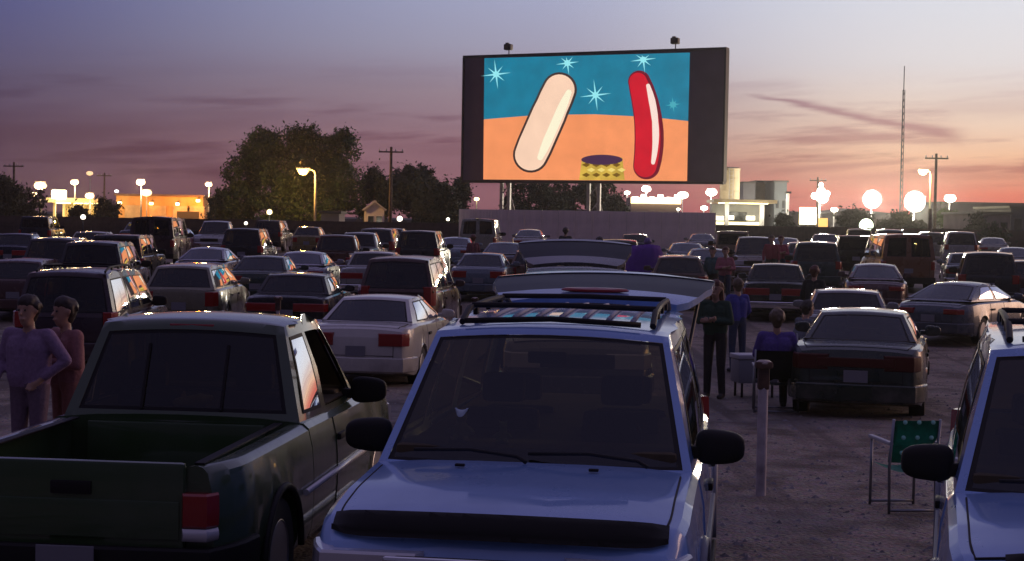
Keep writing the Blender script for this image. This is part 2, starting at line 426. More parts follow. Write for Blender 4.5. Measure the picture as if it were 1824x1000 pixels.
for (cx_, cy_, r_, s_) in ((885, 133, 27, 1.0), (1012, 113, 21, .9), (1062, 170, 29, .95), (1147, 107, 24, .95), (1200, 187, 14, .35)):
    bm = bmesh.new(); lay_ = .12
    for k in range(8):
        a = PI / 8 * 2 * k + .12; rr = r_ * (1 if k % 2 == 0 else .72)
        ny = cy_ - math.sin(a) * rr
        tip = (cx_ + math.cos(a) * rr, max(ny, 95 + (1229 - cx_) * .027 + 1)); pn = (-math.sin(a) * -1.7, math.cos(a) * 1.7)
        b1 = (cx_ - math.sin(a) * 1.9, cy_ - math.cos(a) * 1.9); b2 = (cx_ + math.sin(a) * 1.9, cy_ + math.cos(a) * 1.9)
        ngon(bm, [scr(*b1, lay_ + k * .004), scr(*b2, lay_ + k * .004), scr(*tip, lay_ + k * .004)])
    ngon(bm, [scr(cx_ + 5.5 * math.cos(j * PI / 6), cy_ + 5.5 * math.sin(j * PI / 6), lay_ + .05) for j in range(12)])
    bmesh.ops.recalc_face_normals(bm, faces=bm.faces)
    mobj('picture_sparkle', bm, emis('screen sparkle %.2f' % s_, lin(150, 232, 240) if s_ > .5 else lin(70, 170, 186)), screen)
# legs, braces, service lamps on the top edge
for fx in (.155, .185, .50, .54):
    bm = bmesh.new(); x = SW * fx
    box(bm, (x, .35, (zl) / 2), (.30, .30, zl), bevel=.02)
    mobj('support_leg', bm, STEEL, screen)
for fx in (.17, .52):
    bm = bmesh.new(); x = SW * fx
    tube(bm, [(x, .6, zl - .2), (x, 4.2, 0)], .12, 8); tube(bm, [(x, .9, zl * .6), (x, 3.0, zl * .33)], .08, 8)
    for k in range(3): tube(bm, [(x - .4, .35, zl * (.2 + .28 * k)), (x + .4, .35, zl * (.38 + .28 * k))], .05, 6)
    mobj('leg_brace', bm, STEEL, screen)
for px, py in ((904, 84), (1201, 73)):
    b_ = scr(px, 100); t_ = scr(px, py)
    bm = bmesh.new(); tube(bm, [(b_[0], .3, zl + SH), (b_[0], .3, t_[2] - .25)], .05, 6)
    box(bm, (b_[0], .15, t_[2]), (.72, .6, .55), bevel=.08); box(bm, (b_[0] - .1, .15, t_[2] + .34), (.3, .3, .14), bevel=.03)
    mobj('service_lamp', finish(bm, 'service_lamp', 40), DARKMETAL, screen)

# wall of sheet panels in front of the screen legs
def panel_wall(name, x0, y0, x1, y1, n, z0, z1, m, mp, label, cat, jit=.02):
    L_ = math.hypot(x1 - x0, y1 - y0); w = L_ / n
    root = empty(name, (x0, y0, zg(y0)), math.atan2(y1 - y0, x1 - x0), 0, label, cat)
    pm = []
    for v in range(3):
        bm = bmesh.new(); box(bm, (w / 2, 0, (z1 - z0) / 2 + z0), (w - .03, .05, z1 - z0), bevel=.006)
        for k in range(1, 5): box(bm, (w * k / 5, -.035, (z1 - z0) / 2 + z0), (.05, .025, (z1 - z0) * .995), bevel=.008)
        pm.append(finish(bm, 'panel'))
    bm = bmesh.new(); box(bm, (0, .12, z1 / 2), (.11, .11, z1)); po = finish(bm, 'post')
    for k in range(n):
        mobj('panel', pm[k % 3], m, root, (w * k, rnd.uniform(-jit, jit), rnd.uniform(-jit, jit) * .6))
        mobj('post', po, mp, root, (w * k, 0, 0))
    mobj('post', po, mp, root, (w * n, 0, 0))
    return root
WALLM = mat('grey sheet wall', (.74, .60, .56), .75, noise=(.8, .85, 1.12))
FENCEM = mat('dark timber fence', (.075, .052, .042), .85, noise=(2, .7, 1.3))
a = at(818, 376, 137); b_ = at(1274, 379, 130)
panel_wall('screen_wall', a.x, a.y, b_.x, b_.y, 15, 0, at(1040, 376, 134).z - zg(134), WALLM, STEEL, 'long plain grey sheet wall standing below the movie screen', 'wall')
a = at(-330, 384, 124); b_ = at(816, 396, 134)
panel_wall('boundary_fence', a.x, a.y, b_.x, b_.y, 34, 0, at(400, 391, 130).z - zg(130), FENCEM, FENCEM, 'low dark timber fence left of the grey screen wall', 'fence')
a = at(1276, 402, 128); b_ = at(2250, 418, 114)
panel_wall('boundary_fence', a.x, a.y, b_.x, b_.y, 28, 0, at(1500, 405, 124).z - zg(130), FENCEM, FENCEM, 'low dark timber fence right of the grey screen wall', 'fence')

# ------------------------------------------------------------------ trees
LEAFM = mat('tree leaves', (.028, .055, .018), .7, noise=(.35, .55, 1.6))
LEAFM2 = mat('dark evergreen leaves', (.028, .040, .022), .75, noise=(.35, .55, 1.6))
BARK = mat('bark', (.06, .045, .035), .9, noise=(3, .6, 1.4))
def tree(name, label, base, height, rx, crown_lo, n_leaf, seed, lm=LEAFM, lobes=None, leaf=.30, cat='tree', group=None):
    rs = np.random.default_rng(seed)
    root = empty(name, base, rs.random() * 6.28 if lobes is None else 0, 0, label, cat, group)
    ch = height - crown_lo; cz = crown_lo + ch * .5
    if lobes is None:
        lobes = []
        for k in range(int(9 + rx * 1.6)):
            a = rs.random() * 6.28; zz = rs.random(); rr = rx * math.sqrt(max(.08, 1 - (zz * 2 - .8) ** 2 * .62)) * (.30 + .55 * rs.random())
            lobes.append((math.cos(a) * rr, math.sin(a) * rr, crown_lo + ch * (.14 + .74 * zz), rx * (.26 + .2 * rs.random())))
        lobes.append((0, 0, height - rx * .36, rx * .36))
    bm = bmesh.new()
    tr_ = max(.12, height * .022)
    tube(bm, [(0, 0, -.1), (.05, 0, crown_lo * .6), (0, .06, crown_lo + ch * .3), (.05, .0, crown_lo + ch * .66)], [tr_ * 1.3, tr_, tr_ * .7, tr_ * .3], 8)
    for (lx, ly, lz, lr) in lobes[:9]:
        z0 = min(crown_lo + ch * .35, lz * .75)
        tube(bm, [(0, 0, z0), (lx * .5, ly * .5, (z0 + lz) / 2 + .1), (lx, ly, lz)], [tr_ * .5, tr_ * .32, tr_ * .1], 6)
    mobj('trunk', bm, BARK, root)
    # each leaf clump hangs in its own small puff inside a lobe, so sky shows between puffs
    w_ = np.array([l[3] ** 2 for l in lobes]); w_ /= w_.sum()
    puffs = []
    for _ in range(int(n_leaf / 36)):
        l = lobes[rs.choice(len(lobes), p=w_)]
        d = rs.normal(size=3); d /= np.linalg.norm(d); r_ = l[3] * (.45 + .6 * rs.random())
        puffs.append((np.array(l[:3]) + d * r_ * (1, 1, .85), l[3] * (.16 + .16 * rs.random())))
    pc = np.array([p[0] for p in puffs]); pr = np.array([p[1] for p in puffs])
    idx = rs.integers(0, len(puffs), n_leaf)
    d = rs.normal(size=(n_leaf, 3)); d /= np.linalg.norm(d, axis=1)[:, None]
    C = pc[idx] + d * (pr[idx] * rs.random(n_leaf) ** .5)[:, None]
    C += rs.normal(size=C.shape) * (rs.random(n_leaf) ** 3 * .45)[:, None]
    C[:, 2] = np.maximum(C[:, 2], .15)
    a1 = rs.normal(size=(n_leaf, 3)); a1 /= np.linalg.norm(a1, axis=1)[:, None]
    a2 = np.cross(a1, rs.normal(size=(n_leaf, 3))); a2 /= np.linalg.norm(a2, axis=1)[:, None]
    sz = leaf * (.5 + .8 * rs.random(n_leaf))[:, None]
    V = np.stack([C - a1 * sz, C - a2 * sz * .45, C + a1 * sz, C + a2 * sz * .45], 1).reshape(-1, 3)
    me = bpy.data.meshes.new('crown'); me.from_pydata(V.tolist(), [], [(4 * i, 4 * i + 1, 4 * i + 2, 4 * i + 3) for i in range(n_leaf)])
    mobj('crown', me, lm, root)
    return root
def ptree(label, px, ptop, Y, wpx, seed, lm=LEAFM, n=5000, lo=.22, lobes=None, leaf=.22, name='broadleaf_tree', cat='tree'):
    x = gx(px, Y); h = at(px, ptop, Y).z - zg(Y)
    return tree(name, label, (x, Y, zg(Y)), h, wpx * Y / FPX / 2, h * lo, int(n * 1.7), seed, lm, lobes, leaf, cat)
# the big tree left of the screen: three heads over a wide skirt
Yb = 168; mp = Yb / FPX
def lob(px, py, rpx, dy=0.): 
    p = at(px, py, Yb); return (p.x - gx(520, Yb), dy, p.z - zg(Yb), rpx * mp)
big = [lob(535, 262, 46), lob(470, 268, 40, -1), lob(602, 270, 38, 1), lob(520, 310, 55, -2), lob(440, 312, 42), lob(600, 318, 42, 0), lob(430, 362, 42, -1), lob(500, 362, 46, -2.2),
       lob(570, 362, 48, -1.5), lob(620, 356, 30, 1), lob(405, 372, 26, 1), lob(545, 245, 26), lob(470, 248, 20), lob(612, 246, 18), lob(455, 300, 30, 2), lob(560, 300, 40, 2)]
ptree('tall broad leafy tree lit orange by the street lamp', 520, 222, Yb, 240, 1, LEAFM, 34000, .12, big, .19)
ptree('mid-height dark tree right of the big lamplit tree', 665, 300, 172, 84, 2, LEAFM2, 6200, .1)
ptree('rounded dark tree directly behind the wooden utility pole', 735, 296, 176, 136, 3, LEAFM2, 10500, .1)
ptree('low dark tree falling away beside the screen wall', 785, 330, 170, 104, 4, LEAFM2, 6500, .08)
ptree('small dark tree peeking out at the lower left corner of the screen', 818, 316, 178, 66, 5, LEAFM2, 4500, .08)
ptree('dark leafy tree under the left half of the screen', 955, 318, 185, 140, 6, LEAFM2, 10000, .08)
ptree('dark leafy tree under the middle of the screen', 1050, 318, 188, 130, 7, LEAFM2, 10000, .08)
ptree('short dark bush tree under the screen beside the lit store sign', 1095, 345, 182, 46, 8, LEAFM2, 2400, .08)
ptree('dark tree cut off by the left edge', 18, 326, 180, 130, 9, LEAFM2, 9000, .06)
ptree('round dark bush between the bright canopy and the orange building', 186, 352, 190, 56, 10, LEAFM2, 3000, .06, name='bush', cat='bush')
ptree('dark bush against the left end of the orange glow', 145, 368, 188, 50, 11, LEAFM2, 2500, .06, name='bush', cat='bush')
ptree('dark tree between the orange building and the big tree', 392, 340, 185, 44, 12, LEAFM, 2800, .08)
ptree('dark hedge tree left of the round white sign', 1395, 385, 150, 44, 13, LEAFM2, 2400, .05, name='bush', cat='bush')
ptree('dark bush under the left starlike floodlight', 1520, 378, 165, 70, 14, LEAFM2, 3200, .05, name='bush', cat='bush')
ptree('wide dark bush under the right starlike floodlight', 1600, 380, 168, 84, 15, LEAFM2, 3600, .05, name='bush', cat='bush')
ptree('dark bush right of the tall wooden pole', 1690, 375, 172, 60, 16, LEAFM, 3000, .05, name='bush', cat='bush')
ptree('upright dark shrub before the long low building', 1737, 380, 150, 42, 17, LEAFM2, 2600, .05, name='bush', cat='bush')
ptree('small olive bush at the end of the low building', 1768, 408, 110, 40, 18, LEAFM, 2200, .03, name='bush', cat='bush')

# ------------------------------------------------------------------ poles, lamps
def warm(k): return {'white': (1, .90, .70), 'peach': (1, .62, .28), 'cool': (.92, .97, 1), 'sodium': (1, .50, .10), 'yellow': (1, .80, .35), 'green': (.86, 1, .70)}[k]
def lampm(k, s): return mat('lamp %s %.1f' % (k, s), (.8, .8, .8), .4, emit=warm(k), estr=s)
def lamp_post(label, px, py, Y, colr, size_px, strength=14, style='box', power=0, group='lamps beyond the drive-in fence', name='street_lamp', aim=None):
    h = at(px, py, Y); z0 = zg(Y); s = size_px * Y / FPX
    root = empty(name, (h.x, Y, z0), 0, 0, label, 'lamp', group)
    top = h.z - z0
    pr = .07 if top < 6 else .11
    if style == 'arm':
        bm = bmesh.new(); ax = aim * Y / FPX
        tube(bm, [(ax, 0, 0), (ax, 0, top * .5), (ax, 0, top * .92), (ax * .92, 0, top * .985), (ax * .6, 0, top + .04), (0.1, 0, top + .02)], [pr * 1.3, pr, pr * .9, pr * .7, pr * .6, pr * .5], 8)
        mobj('pole', bm, mat('lit concrete pole', (.35, .32, .28), .7), root)
        bm = bmesh.new(); box(bm, (0, 0, top + .12), (s * 1.1, .5, .16), bevel=.05); mobj('lamp_housing', bm, STEEL, root)
        bm = bmesh.new(); lathe(bm, [(.01, top - s * .42), (s * .28, top - s * .36), (s * .46, top - s * .12), (s * .5, top + .03)], 14, 'Z'); mobj('lamp_globe', bm, lampm(colr, strength), root)
    elif style == 'flood':           # a high-mast frame of round floodlights
        bm = bmesh.new(); tube(bm, [(0, .3, 0), (0, .3, top + s * .3)], [pr * 1.6, pr], 8); mobj('pole', bm, STEEL, root)
        bm = bmesh.new()
        box(bm, (0, .16, top), (s * .5, .09, .1)); box(bm, (0, .17, top), (.1, .09, s * .4))
        mobj('cross_frame', bm, STEEL, root)
        cups = [(0, 0, .37)] if power > 30000 else [(-.9, -.1, .15), (.1, .55, .20), (.35, -.35, .26), (1.0, .25, .13), (.05, 1.5, .11)]
        for ix, iz, rr in cups:      # one great dish, or an uneven bunch of smaller ones
            if True:
                r_ = s * rr
                bm = bmesh.new(); lathe(bm, [(r_ * .5, .12), (r_ * .95, -.05), (r_ * 1.05, -.2), (r_, -.22)], 14, 'Y')
                o = mobj('floodlight', bm, DARKMETAL, root, (ix * s * .285, 0, top + iz * s * .285))
                bm = bmesh.new(); lathe(bm, [(.001, -.26), (r_ * .6, -.25), (r_ * .98, -.20), (r_ * .98, -.15)], 14, 'Y')
                mobj('lens', bm, lampm(colr, strength), o)
    elif style == 'globe':
        bm = bmesh.new(); tube(bm, [(0, 0, 0), (0, 0, top - s * .4)], [pr * 1.2, pr * .7], 8); lathe(bm, [(s * .2, top - s * .55), (s * .26, top - s * .45), (s * .2, top - s * .4)], 10, 'Z'); mobj('pole', bm, DARKMETAL, root)
        bm = bmesh.new(); bmesh.ops.create_icosphere(bm, subdivisions=2, radius=s * .5, matrix=Matrix.Translation((0, 0, top)))
        mobj('lamp_globe', finish(bm, 'lamp_globe', 60), lampm(colr, strength), root)
    else:                            # shoebox head on a straight pole
        bm = bmesh.new(); tube(bm, [(0, .2, 0), (0, .2, top + .05)], [pr * 1.2, pr * .8], 8); box(bm, (0, .1, top + s * .22), (s * .6, .5, .1)); mobj('pole', bm, STEEL, root)
        bm = bmesh.new(); bmesh.ops.create_icosphere(bm, subdivisions=2, radius=.5, matrix=Matrix.Translation((0, -.1, top)) @ Matrix.Diagonal((s * .78, .6, s * .5, 1))); mobj('lamp_head', finish(bm, 'lamp_head', 60), lampm(colr, strength), root)
    if power:
        ld = bpy.data.lights.new('lamp_light', 'POINT'); ld.energy = power; ld.color = warm(colr); ld.shadow_soft_size = max(.3, s * .4)
        lo_ = bpy.data.objects.new('lamp_light', ld); link(lo_, root); lo_.location = (0, -.9, top - .35)
    return root
LP = [
 ('orange street lamp on a curved arm before the big tree', 540, 303, 157, 'sodium', 22, 2.6, 'arm', 3600, 22),
 ('short white lantern below the big tree, left of its trunk', 480, 378, 140, 'yellow', 10, 3, 'globe', 120, 0),
 ('white lantern below the wooden utility pole', 712, 390, 138, 'white', 10, 4, 'globe', 60, 0),
 ('small warm lamp just left of the screen bottom corner', 849, 355, 160, 'yellow', 12, 8, 'box', 0, 0),
 ('tiny lamp low beside the left end of the screen wall', 798, 391, 136, 'white', 6.5, 3, 'globe', 0, 0),
 ('tiny low lamp left of the big tree', 438, 398, 126, 'white', 6.5, 3, 'globe', 0, 0),
 ('small round lamp under the bright canopy', 148, 387, 126, 'white', 9, 4, 'globe', 0, 0),
 ('tiny lamp at the far left behind the dark van', 87, 400, 122, 'white', 7, 3, 'globe', 0, 0),
 ('tiny low lamp below the orange building', 232, 400, 122, 'white', 6.5, 3, 'globe', 0, 0),
 ('wide white lamp at the far left above the canopy', 72, 331, 240, 'peach', 30, 1.7, 'box', 2700, 0),
 ('faint pinkish lamp left of the canopy roof', 60, 347, 240, 'peach', 17, 1.2, 'box', 0, 0),
 ('pinkish lamp above the middle of the canopy', 133, 325, 250, 'peach', 20, 1.7, 'box', 2100, 0),
 ('highest pink lamp above the canopy', 160, 309, 270, 'peach', 16, 1.2, 'box', 0, 0),
 ('white lamp at the right end of the canopy roof', 160, 349, 235, 'peach', 22, 1.7, 'box', 2100, 0),
 ('small pale lamp between canopy and orange building', 208, 341, 250, 'cool', 10, 4, 'box', 0, 0),
 ('orange-white lamp high above the orange building', 251, 325, 235, 'peach', 22, 1.7, 'box', 4500, 0),
 ('flat orange-white lamp just over the orange building roof', 261, 344, 238, 'peach', 26, 1.7, 'box', 0, 0),
 ('pinkish lamp left of the big tree above the orange building', 372, 329, 240, 'peach', 17, 1.7, 'box', 2100, 0),
 ('white lamp under the screen above the store sign, larger of two', 1151, 337, 215, 'white', 22, 14, 'box', 2500, 0),
 ('white lamp under the screen, smaller and left of its neighbour', 1117, 344, 218, 'white', 14, 9, 'box', 0, 0),
 ('white lamp right of the lit store sign', 1216, 348, 212, 'white', 26, 10, 'box', 0, 0),
 ('tall white lamp under the right corner of the screen', 1267, 343, 205, 'white', 26, 14, 'box', 2500, 0),
 ('low white lamp above the right end of the grey wall', 1254, 371, 150, 'white', 17, 9, 'box', 0, 0),
 ('short lit bollard lamp at the top of the grey wall', 1208, 373, 145, 'white', 9, 7, 'box', 0, 0),
 ('cluster of floodlights between the store and the mast, under the crossarm', 1461, 348, 205, 'white', 42, 20, 'flood', 16000, 0),
 ('left of the two big starlike floodlight masts', 1553, 355, 215, 'white', 46, 30, 'flood', 31000, 0),
 ('right of the two big starlike floodlight masts', 1629, 359, 195, 'white', 52, 30, 'flood', 36000, 0),
 ('white lamp right of the tall wooden pole', 1692, 354, 210, 'white', 28, 9, 'box', 2500, 0),
 ('yellow lamp left of the top of the tall wooden pole', 1644, 305, 170, 'yellow', 17, 8, 'arm', 2500, 14),
 ('small white lamp left of the floodlight masts', 1486, 374, 200, 'white', 17, 6, 'box', 0, 0),
]
for (lb, px, py, Y, c, s, st, sty, pw, aim) in LP:
    lamp_post(lb, px, py, Y, c, s, st, sty, pw, aim=aim)
def utility_pole(label, px, ptop, Y, arm=True, wires=None):
    t_ = at(px, ptop, Y); z0 = zg(Y); h = t_.z - z0; xb = t_.x
    root = empty('utility_pole', (xb, Y, z0), 0, 0, label, 'pole', 'wooden utility poles')
    bm = bmesh.new(); tube(bm, [(0, 0, 0), (0, 0, h)], [.19, .13], 8); mobj('pole', bm, WOODPOLE, root)
    if arm:
        bm = bmesh.new(); box(bm, (0, -.16, h - .5), (2.4, .12, .14)); mobj('crossarm', bm, WOODPOLE, root)
        for k in (-1.1, -.45, .45, 1.1):
            bm = bmesh.new(); lathe(bm, [(.05, h - .43), (.07, h - .36), (.04, h - .28), (.05, h - .22), (.02, h - .18)], 8, 'Z', c=(k, -.16, 0)); mobj('insulator', bm, mat('porcelain', (.3, .3, .3), .3), root)
    return root
utility_pole('wooden utility pole between the big tree and the screen', 697, 262, 155)
utility_pole('wooden utility pole at the far left edge', 25, 289, 190)
utility_pole('faint utility pole left of the orange building', 186, 308, 260, True)
utility_pole('tall wooden utility pole right of the floodlight masts', 1668, 274, 165)
utility_pole('bare brown post lit orange below the tall wooden pole', 1657, 372, 118, False)
utility_pole('pole with a short crossarm above the floodlight cluster', 1457, 316, 230)
bm = bmesh.new(); t_ = at(1611, 118, 420); hh = t_.z - zg(400)
mast = empty('radio_mast', (t_.x, 420, zg(400)), 0, 0, 'thin tall radio mast rising into the pale sky', 'mast')
for k in range(3):
    a = 2 * PI * k / 3; bm = bmesh.new(); tube(bm, [(.42 * math.cos(a), .42 * math.sin(a), 0), (.3 * math.cos(a), .3 * math.sin(a), hh * .86)], .10, 6); mobj('mast_leg', bm, DARKMETAL, mast)
bm = bmesh.new()
for k in range(22):
    z1 = hh * .86 * k / 22; z2 = hh * .86 * (k + 1) / 22
    for j in range(3):
        a, b_ = 2 * PI * j / 3, 2 * PI * (j + 1) / 3; tube(bm, [(.38 * math.cos(a), .38 * math.sin(a), z1), (.38 * math.cos(b_), .38 * math.sin(b_), z2)], .05, 4)
mobj('mast_bracing', bm, DARKMETAL, mast)
bm = bmesh.new(); tube(bm, [(0, 0, hh * .85), (0, 0, hh)], .12, 6); mobj('antenna', bm, DARKMETAL, mast)

# ------------------------------------------------------------------ buildings
def wallbox(name, c, s, m, parent, bevel=.02):
    bm = bmesh.new(); box(bm, c, s, bevel=bevel); return mobj(name, bm, m, parent)
def rect(px0, py0, px1, py1, Y):     # a box front in the world from a photo rectangle: (x0, x1, ztop)
    a = at(px0, py0, Y); b_ = at(px1, py0, Y); return a.x, b_.x, (a.z + b_.z) / 2
# sodium-lit warehouse on the left
Y = 245; x0, x1, zt = rect(207, 350, 362, 388, Y); g0 = zg(Y)
wh = empty('warehouse', ((x0 + x1) / 2, Y, g0), 0, 0, 'long low warehouse glowing orange under its wall lamps', 'building')
W_ = x1 - x0; H_ = zt - g0
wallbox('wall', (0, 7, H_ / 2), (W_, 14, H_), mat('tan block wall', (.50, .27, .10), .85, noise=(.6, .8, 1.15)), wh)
wallbox('roof_edge', (0, 6.8, H_ + .15), (W_ + .5, 14.8, .3), mat('brown roof edge', (.12, .07, .05), .7), wh)
for fx in (-.30, -.02, .25, .42):
    bm = bmesh.new(); box(bm, (fx * W_, -.09, 1.7), (2.6, .16, 3.4)); mobj('roller_door', bm, mat('roller door', (.36, .27, .18), .7, noise=(1.5, .8, 1.2)), wh)
wallbox('dark_door_panel', (.33 * W_, -.12, 1.4), (3.4, .2, 2.4), mat('dark doorway', (.03, .02, .015), .8), wh).name = 'doorway'  # flat dark panel set over the roller doors
for fx, pw in ((-.44, 90), (-.02 - .06, 300), (.22, 330), (.455, 700)):
    zl_ = H_ - 1.15 if fx < .4 else H_ - .6
    sz = .55 if pw < 1500 else 1.1
    bm = bmesh.new(); box(bm, (fx * W_, -1.0, zl_), (sz, .5, sz * .7), bevel=.1); o = mobj('wall_lamp', bm, lampm('yellow', 9), wh)
    bm = bmesh.new(); box(bm, (fx * W_, -.5, zl_ + .4), (.12, 1.0, .12)); mobj('lamp_bracket', bm, DARKMETAL, o)
    ld = bpy.data.lights.new('lamp_light', 'POINT'); ld.energy = pw; ld.color = (1, .30, .015); ld.shadow_soft_size = .4
    lo_ = bpy.data.objects.new('lamp_light', ld); link(lo_, wh); lo_.location = (fx * W_, -2.0, zl_ - .3)
# bright canopy (filling station) at far left
Y = 238; x0, x1, zt = rect(82, 353, 166, 385, Y)
cp = empty('station_canopy', ((x0 + x1) / 2, Y, g0), 0, 0, 'brightly lit cream filling-station canopy at the far left', 'canopy')
W_ = x1 - x0; H_ = zt - g0
wallbox('canopy_roof', (0, 4, H_ - .35), (W_, 8, .7), mat('cream fascia', (.70, .62, .36), .6), cp)
for k in range(-1, 2):
    for yy in (1.5, 6.5):
        wallbox('column', (k * W_ * .38, yy, (H_ - .7) / 2), (.35, .35, H_ - .7), mat('cream column', (.6, .55, .35), .6), cp)
wallbox('kiosk_wall', (0, 9.5, H_ * .44), (W_ * .9, 3, H_ * .88), mat('cream wall', (.60, .46, .22), .7, noise=(.7, .8, 1.1)), cp)
for k in range(-2, 3):
    bm = bmesh.new(); box(bm, (k * W_ * .19, 3.6, H_ - .76), (1.0, 1.6, .1)); mobj('ceiling_lamp', bm, lampm('yellow', 6), cp)
for fx in (-.2, .25):
    ld = bpy.data.lights.new('lamp_light', 'POINT'); ld.energy = 520; ld.color = (1, .80, .36); ld.shadow_soft_size = .6
    lo_ = bpy.data.objects.new('lamp_light', ld); link(lo_, cp); lo_.location = (fx * W_, 2.5, H_ - 1.5)
ld = bpy.data.lights.new('lamp_light', 'POINT'); ld.energy = 700; ld.color = (1, .74, .35); ld.shadow_soft_size = .6
lo_ = bpy.data.objects.new('lamp_light', ld); link(lo_, cp); lo_.location = (-.2 * W_, -3, H_ + .8)
bm = bmesh.new(); box(bm, (-.2 * W_, -.6, H_ + .5), (2.2, .5, 1.3), bevel=.2); mobj('roof_sign_lamp', bm, lampm('yellow', 16), cp)
# white gabled house under the trees
Y = 160; x0, x1, zt = rect(650, 374, 686, 400, Y); zr_ = at(668, 361, Y).z
hs = empty('gabled_house', ((x0 + x1) / 2, Y, g0), .12, 0, 'small pale gabled house below the dark trees', 'house')
W_ = x1 - x0; H_ = zt - g0; Hr = zr_ - g0
wallbox('wall', (0, 3, H_ / 2), (W_ * .92, 6, H_), mat('pale siding', (.55, .52, .56), .7, noise=(1, .85, 1.1)), hs)
bm = bmesh.new()
for sg in (-1, 1):
    ang = math.atan2(Hr - H_, W_ / 2); ll = math.hypot(Hr - H_, W_ / 2) + .3
    box(bm, (sg * W_ / 4, 3, (H_ + Hr) / 2 + .05), (ll, 6.6, .14), rot=(0, sg * ang, 0))
mobj('roof', bm, mat('grey shingle roof', (.36, .35, .40), .8), hs)
bm = bmesh.new()
bm.free()
for yy in (.0, 6.0):
    bm = bmesh.new(); ngon(bm, [(-W_ * .46, yy, H_ - .02), (W_ * .46, yy, H_ - .02), (0, yy, Hr - .06)]); mobj('gable', bm, MATS['pale siding'], hs)
for fx in (-.2, .2):
    o = wallbox('window', (fx * W_, -.03, H_ * .62), (.7, .06, 1.0), mat('white window frame', (.6, .6, .6), .5), hs, .01); wallbox('pane', (fx * W_, -.064, H_ * .62), (.56, .02, .86), mat('night pane', (.02, .025, .035), .1), o, 0)
# store under the right corner of the screen: white-lit canopy, tan tower, blocks
Y = 190; x0, x1, zt = rect(1278, 357, 1376, 402, Y)
st = empty('roadside_store', ((x0 + x1) / 2, Y, g0), 0, 0, 'roadside store with white-lit canopy posts and glowing counter', 'store')
W_ = x1 - x0; H_ = zt - g0
WHITE = mat('white painted steel', (.78, .78, .74), .5)
wallbox('canopy_roof', (0, 3, H_ - .12), (W_ * 1.15, 7, .4), mat('tan fascia', (.5, .40, .24), .6), st)
wallbox('wall', (0, 7.4, (H_ - .35) / 2), (W_ * .96, 2, H_ - .35), mat('grey store wall', (.30, .32, .34), .7, noise=(.8, .8, 1.1)), st)
for fx in (-.32, .32): wallbox('column', (fx * W_, .4, (H_ - .35) / 2), (.5, .5, H_ - .35), WHITE, st)
for fx, wz in ((-.36, .26), (-.17, .34), (.22, .34)): wallbox('counter_light', (fx * W_, 5.0, 2.5 + wz), (W_ * .16, .3, .5), lampm('white', 3), st)
wallbox('lit_counter', (-.05 * W_, 4.6, 2.15), (W_ * .85, .5, .34), lampm('yellow', 3.2), st)
wallbox('doorway', (-.0 * W_, 6.34, H_ * .52), (W_ * .36, .12, H_ * .4), mat('dark glass door', (.02, .025, .03), .15), st)
bm = bmesh.new(); box(bm, (0, 1.5, H_ - .36), (W_ * .9, .5, .08)); mobj('canopy_lamp', bm, lampm('yellow', 9), st)
for fx in (-.3, .1, .34):
    ld = bpy.data.lights.new('lamp_light', 'POINT'); ld.energy = 110; ld.color = (1, .92, .72); ld.shadow_soft_size = .5
    lo_ = bpy.data.objects.new('lamp_light', ld); link(lo_, st); lo_.location = (fx * W_, -1.2, H_ - 1.4)
def block(name, label, px0, px1, ptop, Y, depth, m, cat='building', cyl=False, cap=None, win=0):
    x0, x1, zt = rect(px0, ptop, px1, 400, Y); g = zg(Y)
    root = empty(name, ((x0 + x1) / 2, Y, g), 0, 0, label, cat)
    W_, H_ = x1 - x0, zt - g
    if cyl:
        bm = bmesh.new(); lathe(bm, [(W_ / 2, 0), (W_ / 2, H_ - .5), (W_ * .52, H_ - .45), (W_ * .52, H_ - .2), (W_ * .4, H_ - .05), (.05, H_)], 24, 'Z', c=(0, W_ / 2, 0)); mobj('shell', finish(bm, 'shell', 40), m, root)
        for k in range(1, 6):
            bm = bmesh.new(); lathe(bm, [(W_ * .503, H_ * k / 6 - .06), (W_ * .51, H_ * k / 6), (W_ * .503, H_ * k / 6 + .06)], 24, 'Z', c=(0, W_ / 2, 0)); mobj('band', bm, m, root)
        bm = bmesh.new()
        for sx in (-.25, .25): box(bm, (sx, -.12, H_ / 2), (.06, .06, H_ * .96))
        for k in range(int(H_ / .5)): box(bm, (0, -.12, .4 + .5 * k), (.5, .04, .04))
        mobj('ladder', bm, STEEL, root)
    else:
        wallbox('wall', (0, depth / 2, H_ / 2), (W_, depth, H_), m, root)
        wallbox('roof', (0, depth / 2, H_ + .12), (W_ + .4, depth + .4, .24), cap or mat('dark roof cap', (.05, .045, .045), .7), root)
        for k in range(win):
            o = wallbox('window', ((k + .5 - win / 2) * W_ / win, -.03, H_ * .62), (W_ / win * .5, .06, 1.1), mat('dark window frame', (.05, .05, .05), .5), root, .01)
            wallbox('pane', ((k + .5 - win / 2) * W_ / win, -.065, H_ * .62), (W_ / win * .44, .02, .98), mat('night pane', (.02, .025, .035), .1), o, 0)
    return root
block('storage_silo', 'tan round storage silo rising above the roadside store', 1285, 1321, 297, 208, 6, mat('tan silo steel', (.24, .19, .11), .65, noise=(.5, .8, 1.15)), 'silo', True)
block('office_block', 'dark grey block right behind the roadside store', 1324, 1346, 327, 214, 8, mat('slate block', (.10, .10, .12), .7, noise=(.6, .8, 1.2)), win=2)
block('office_block', 'tan middle block between two dark ones behind the store', 1347, 1371, 325, 220, 8, mat('tan block', (.18, .14, .10), .7, noise=(.6, .8, 1.2)), win=2)
block('office_block', 'blue-grey block at the right end of the store row', 1380, 1402, 325, 212, 8, mat('blue grey block', (.07, .085, .10), .7, noise=(.6, .8, 1.2)), win=2)
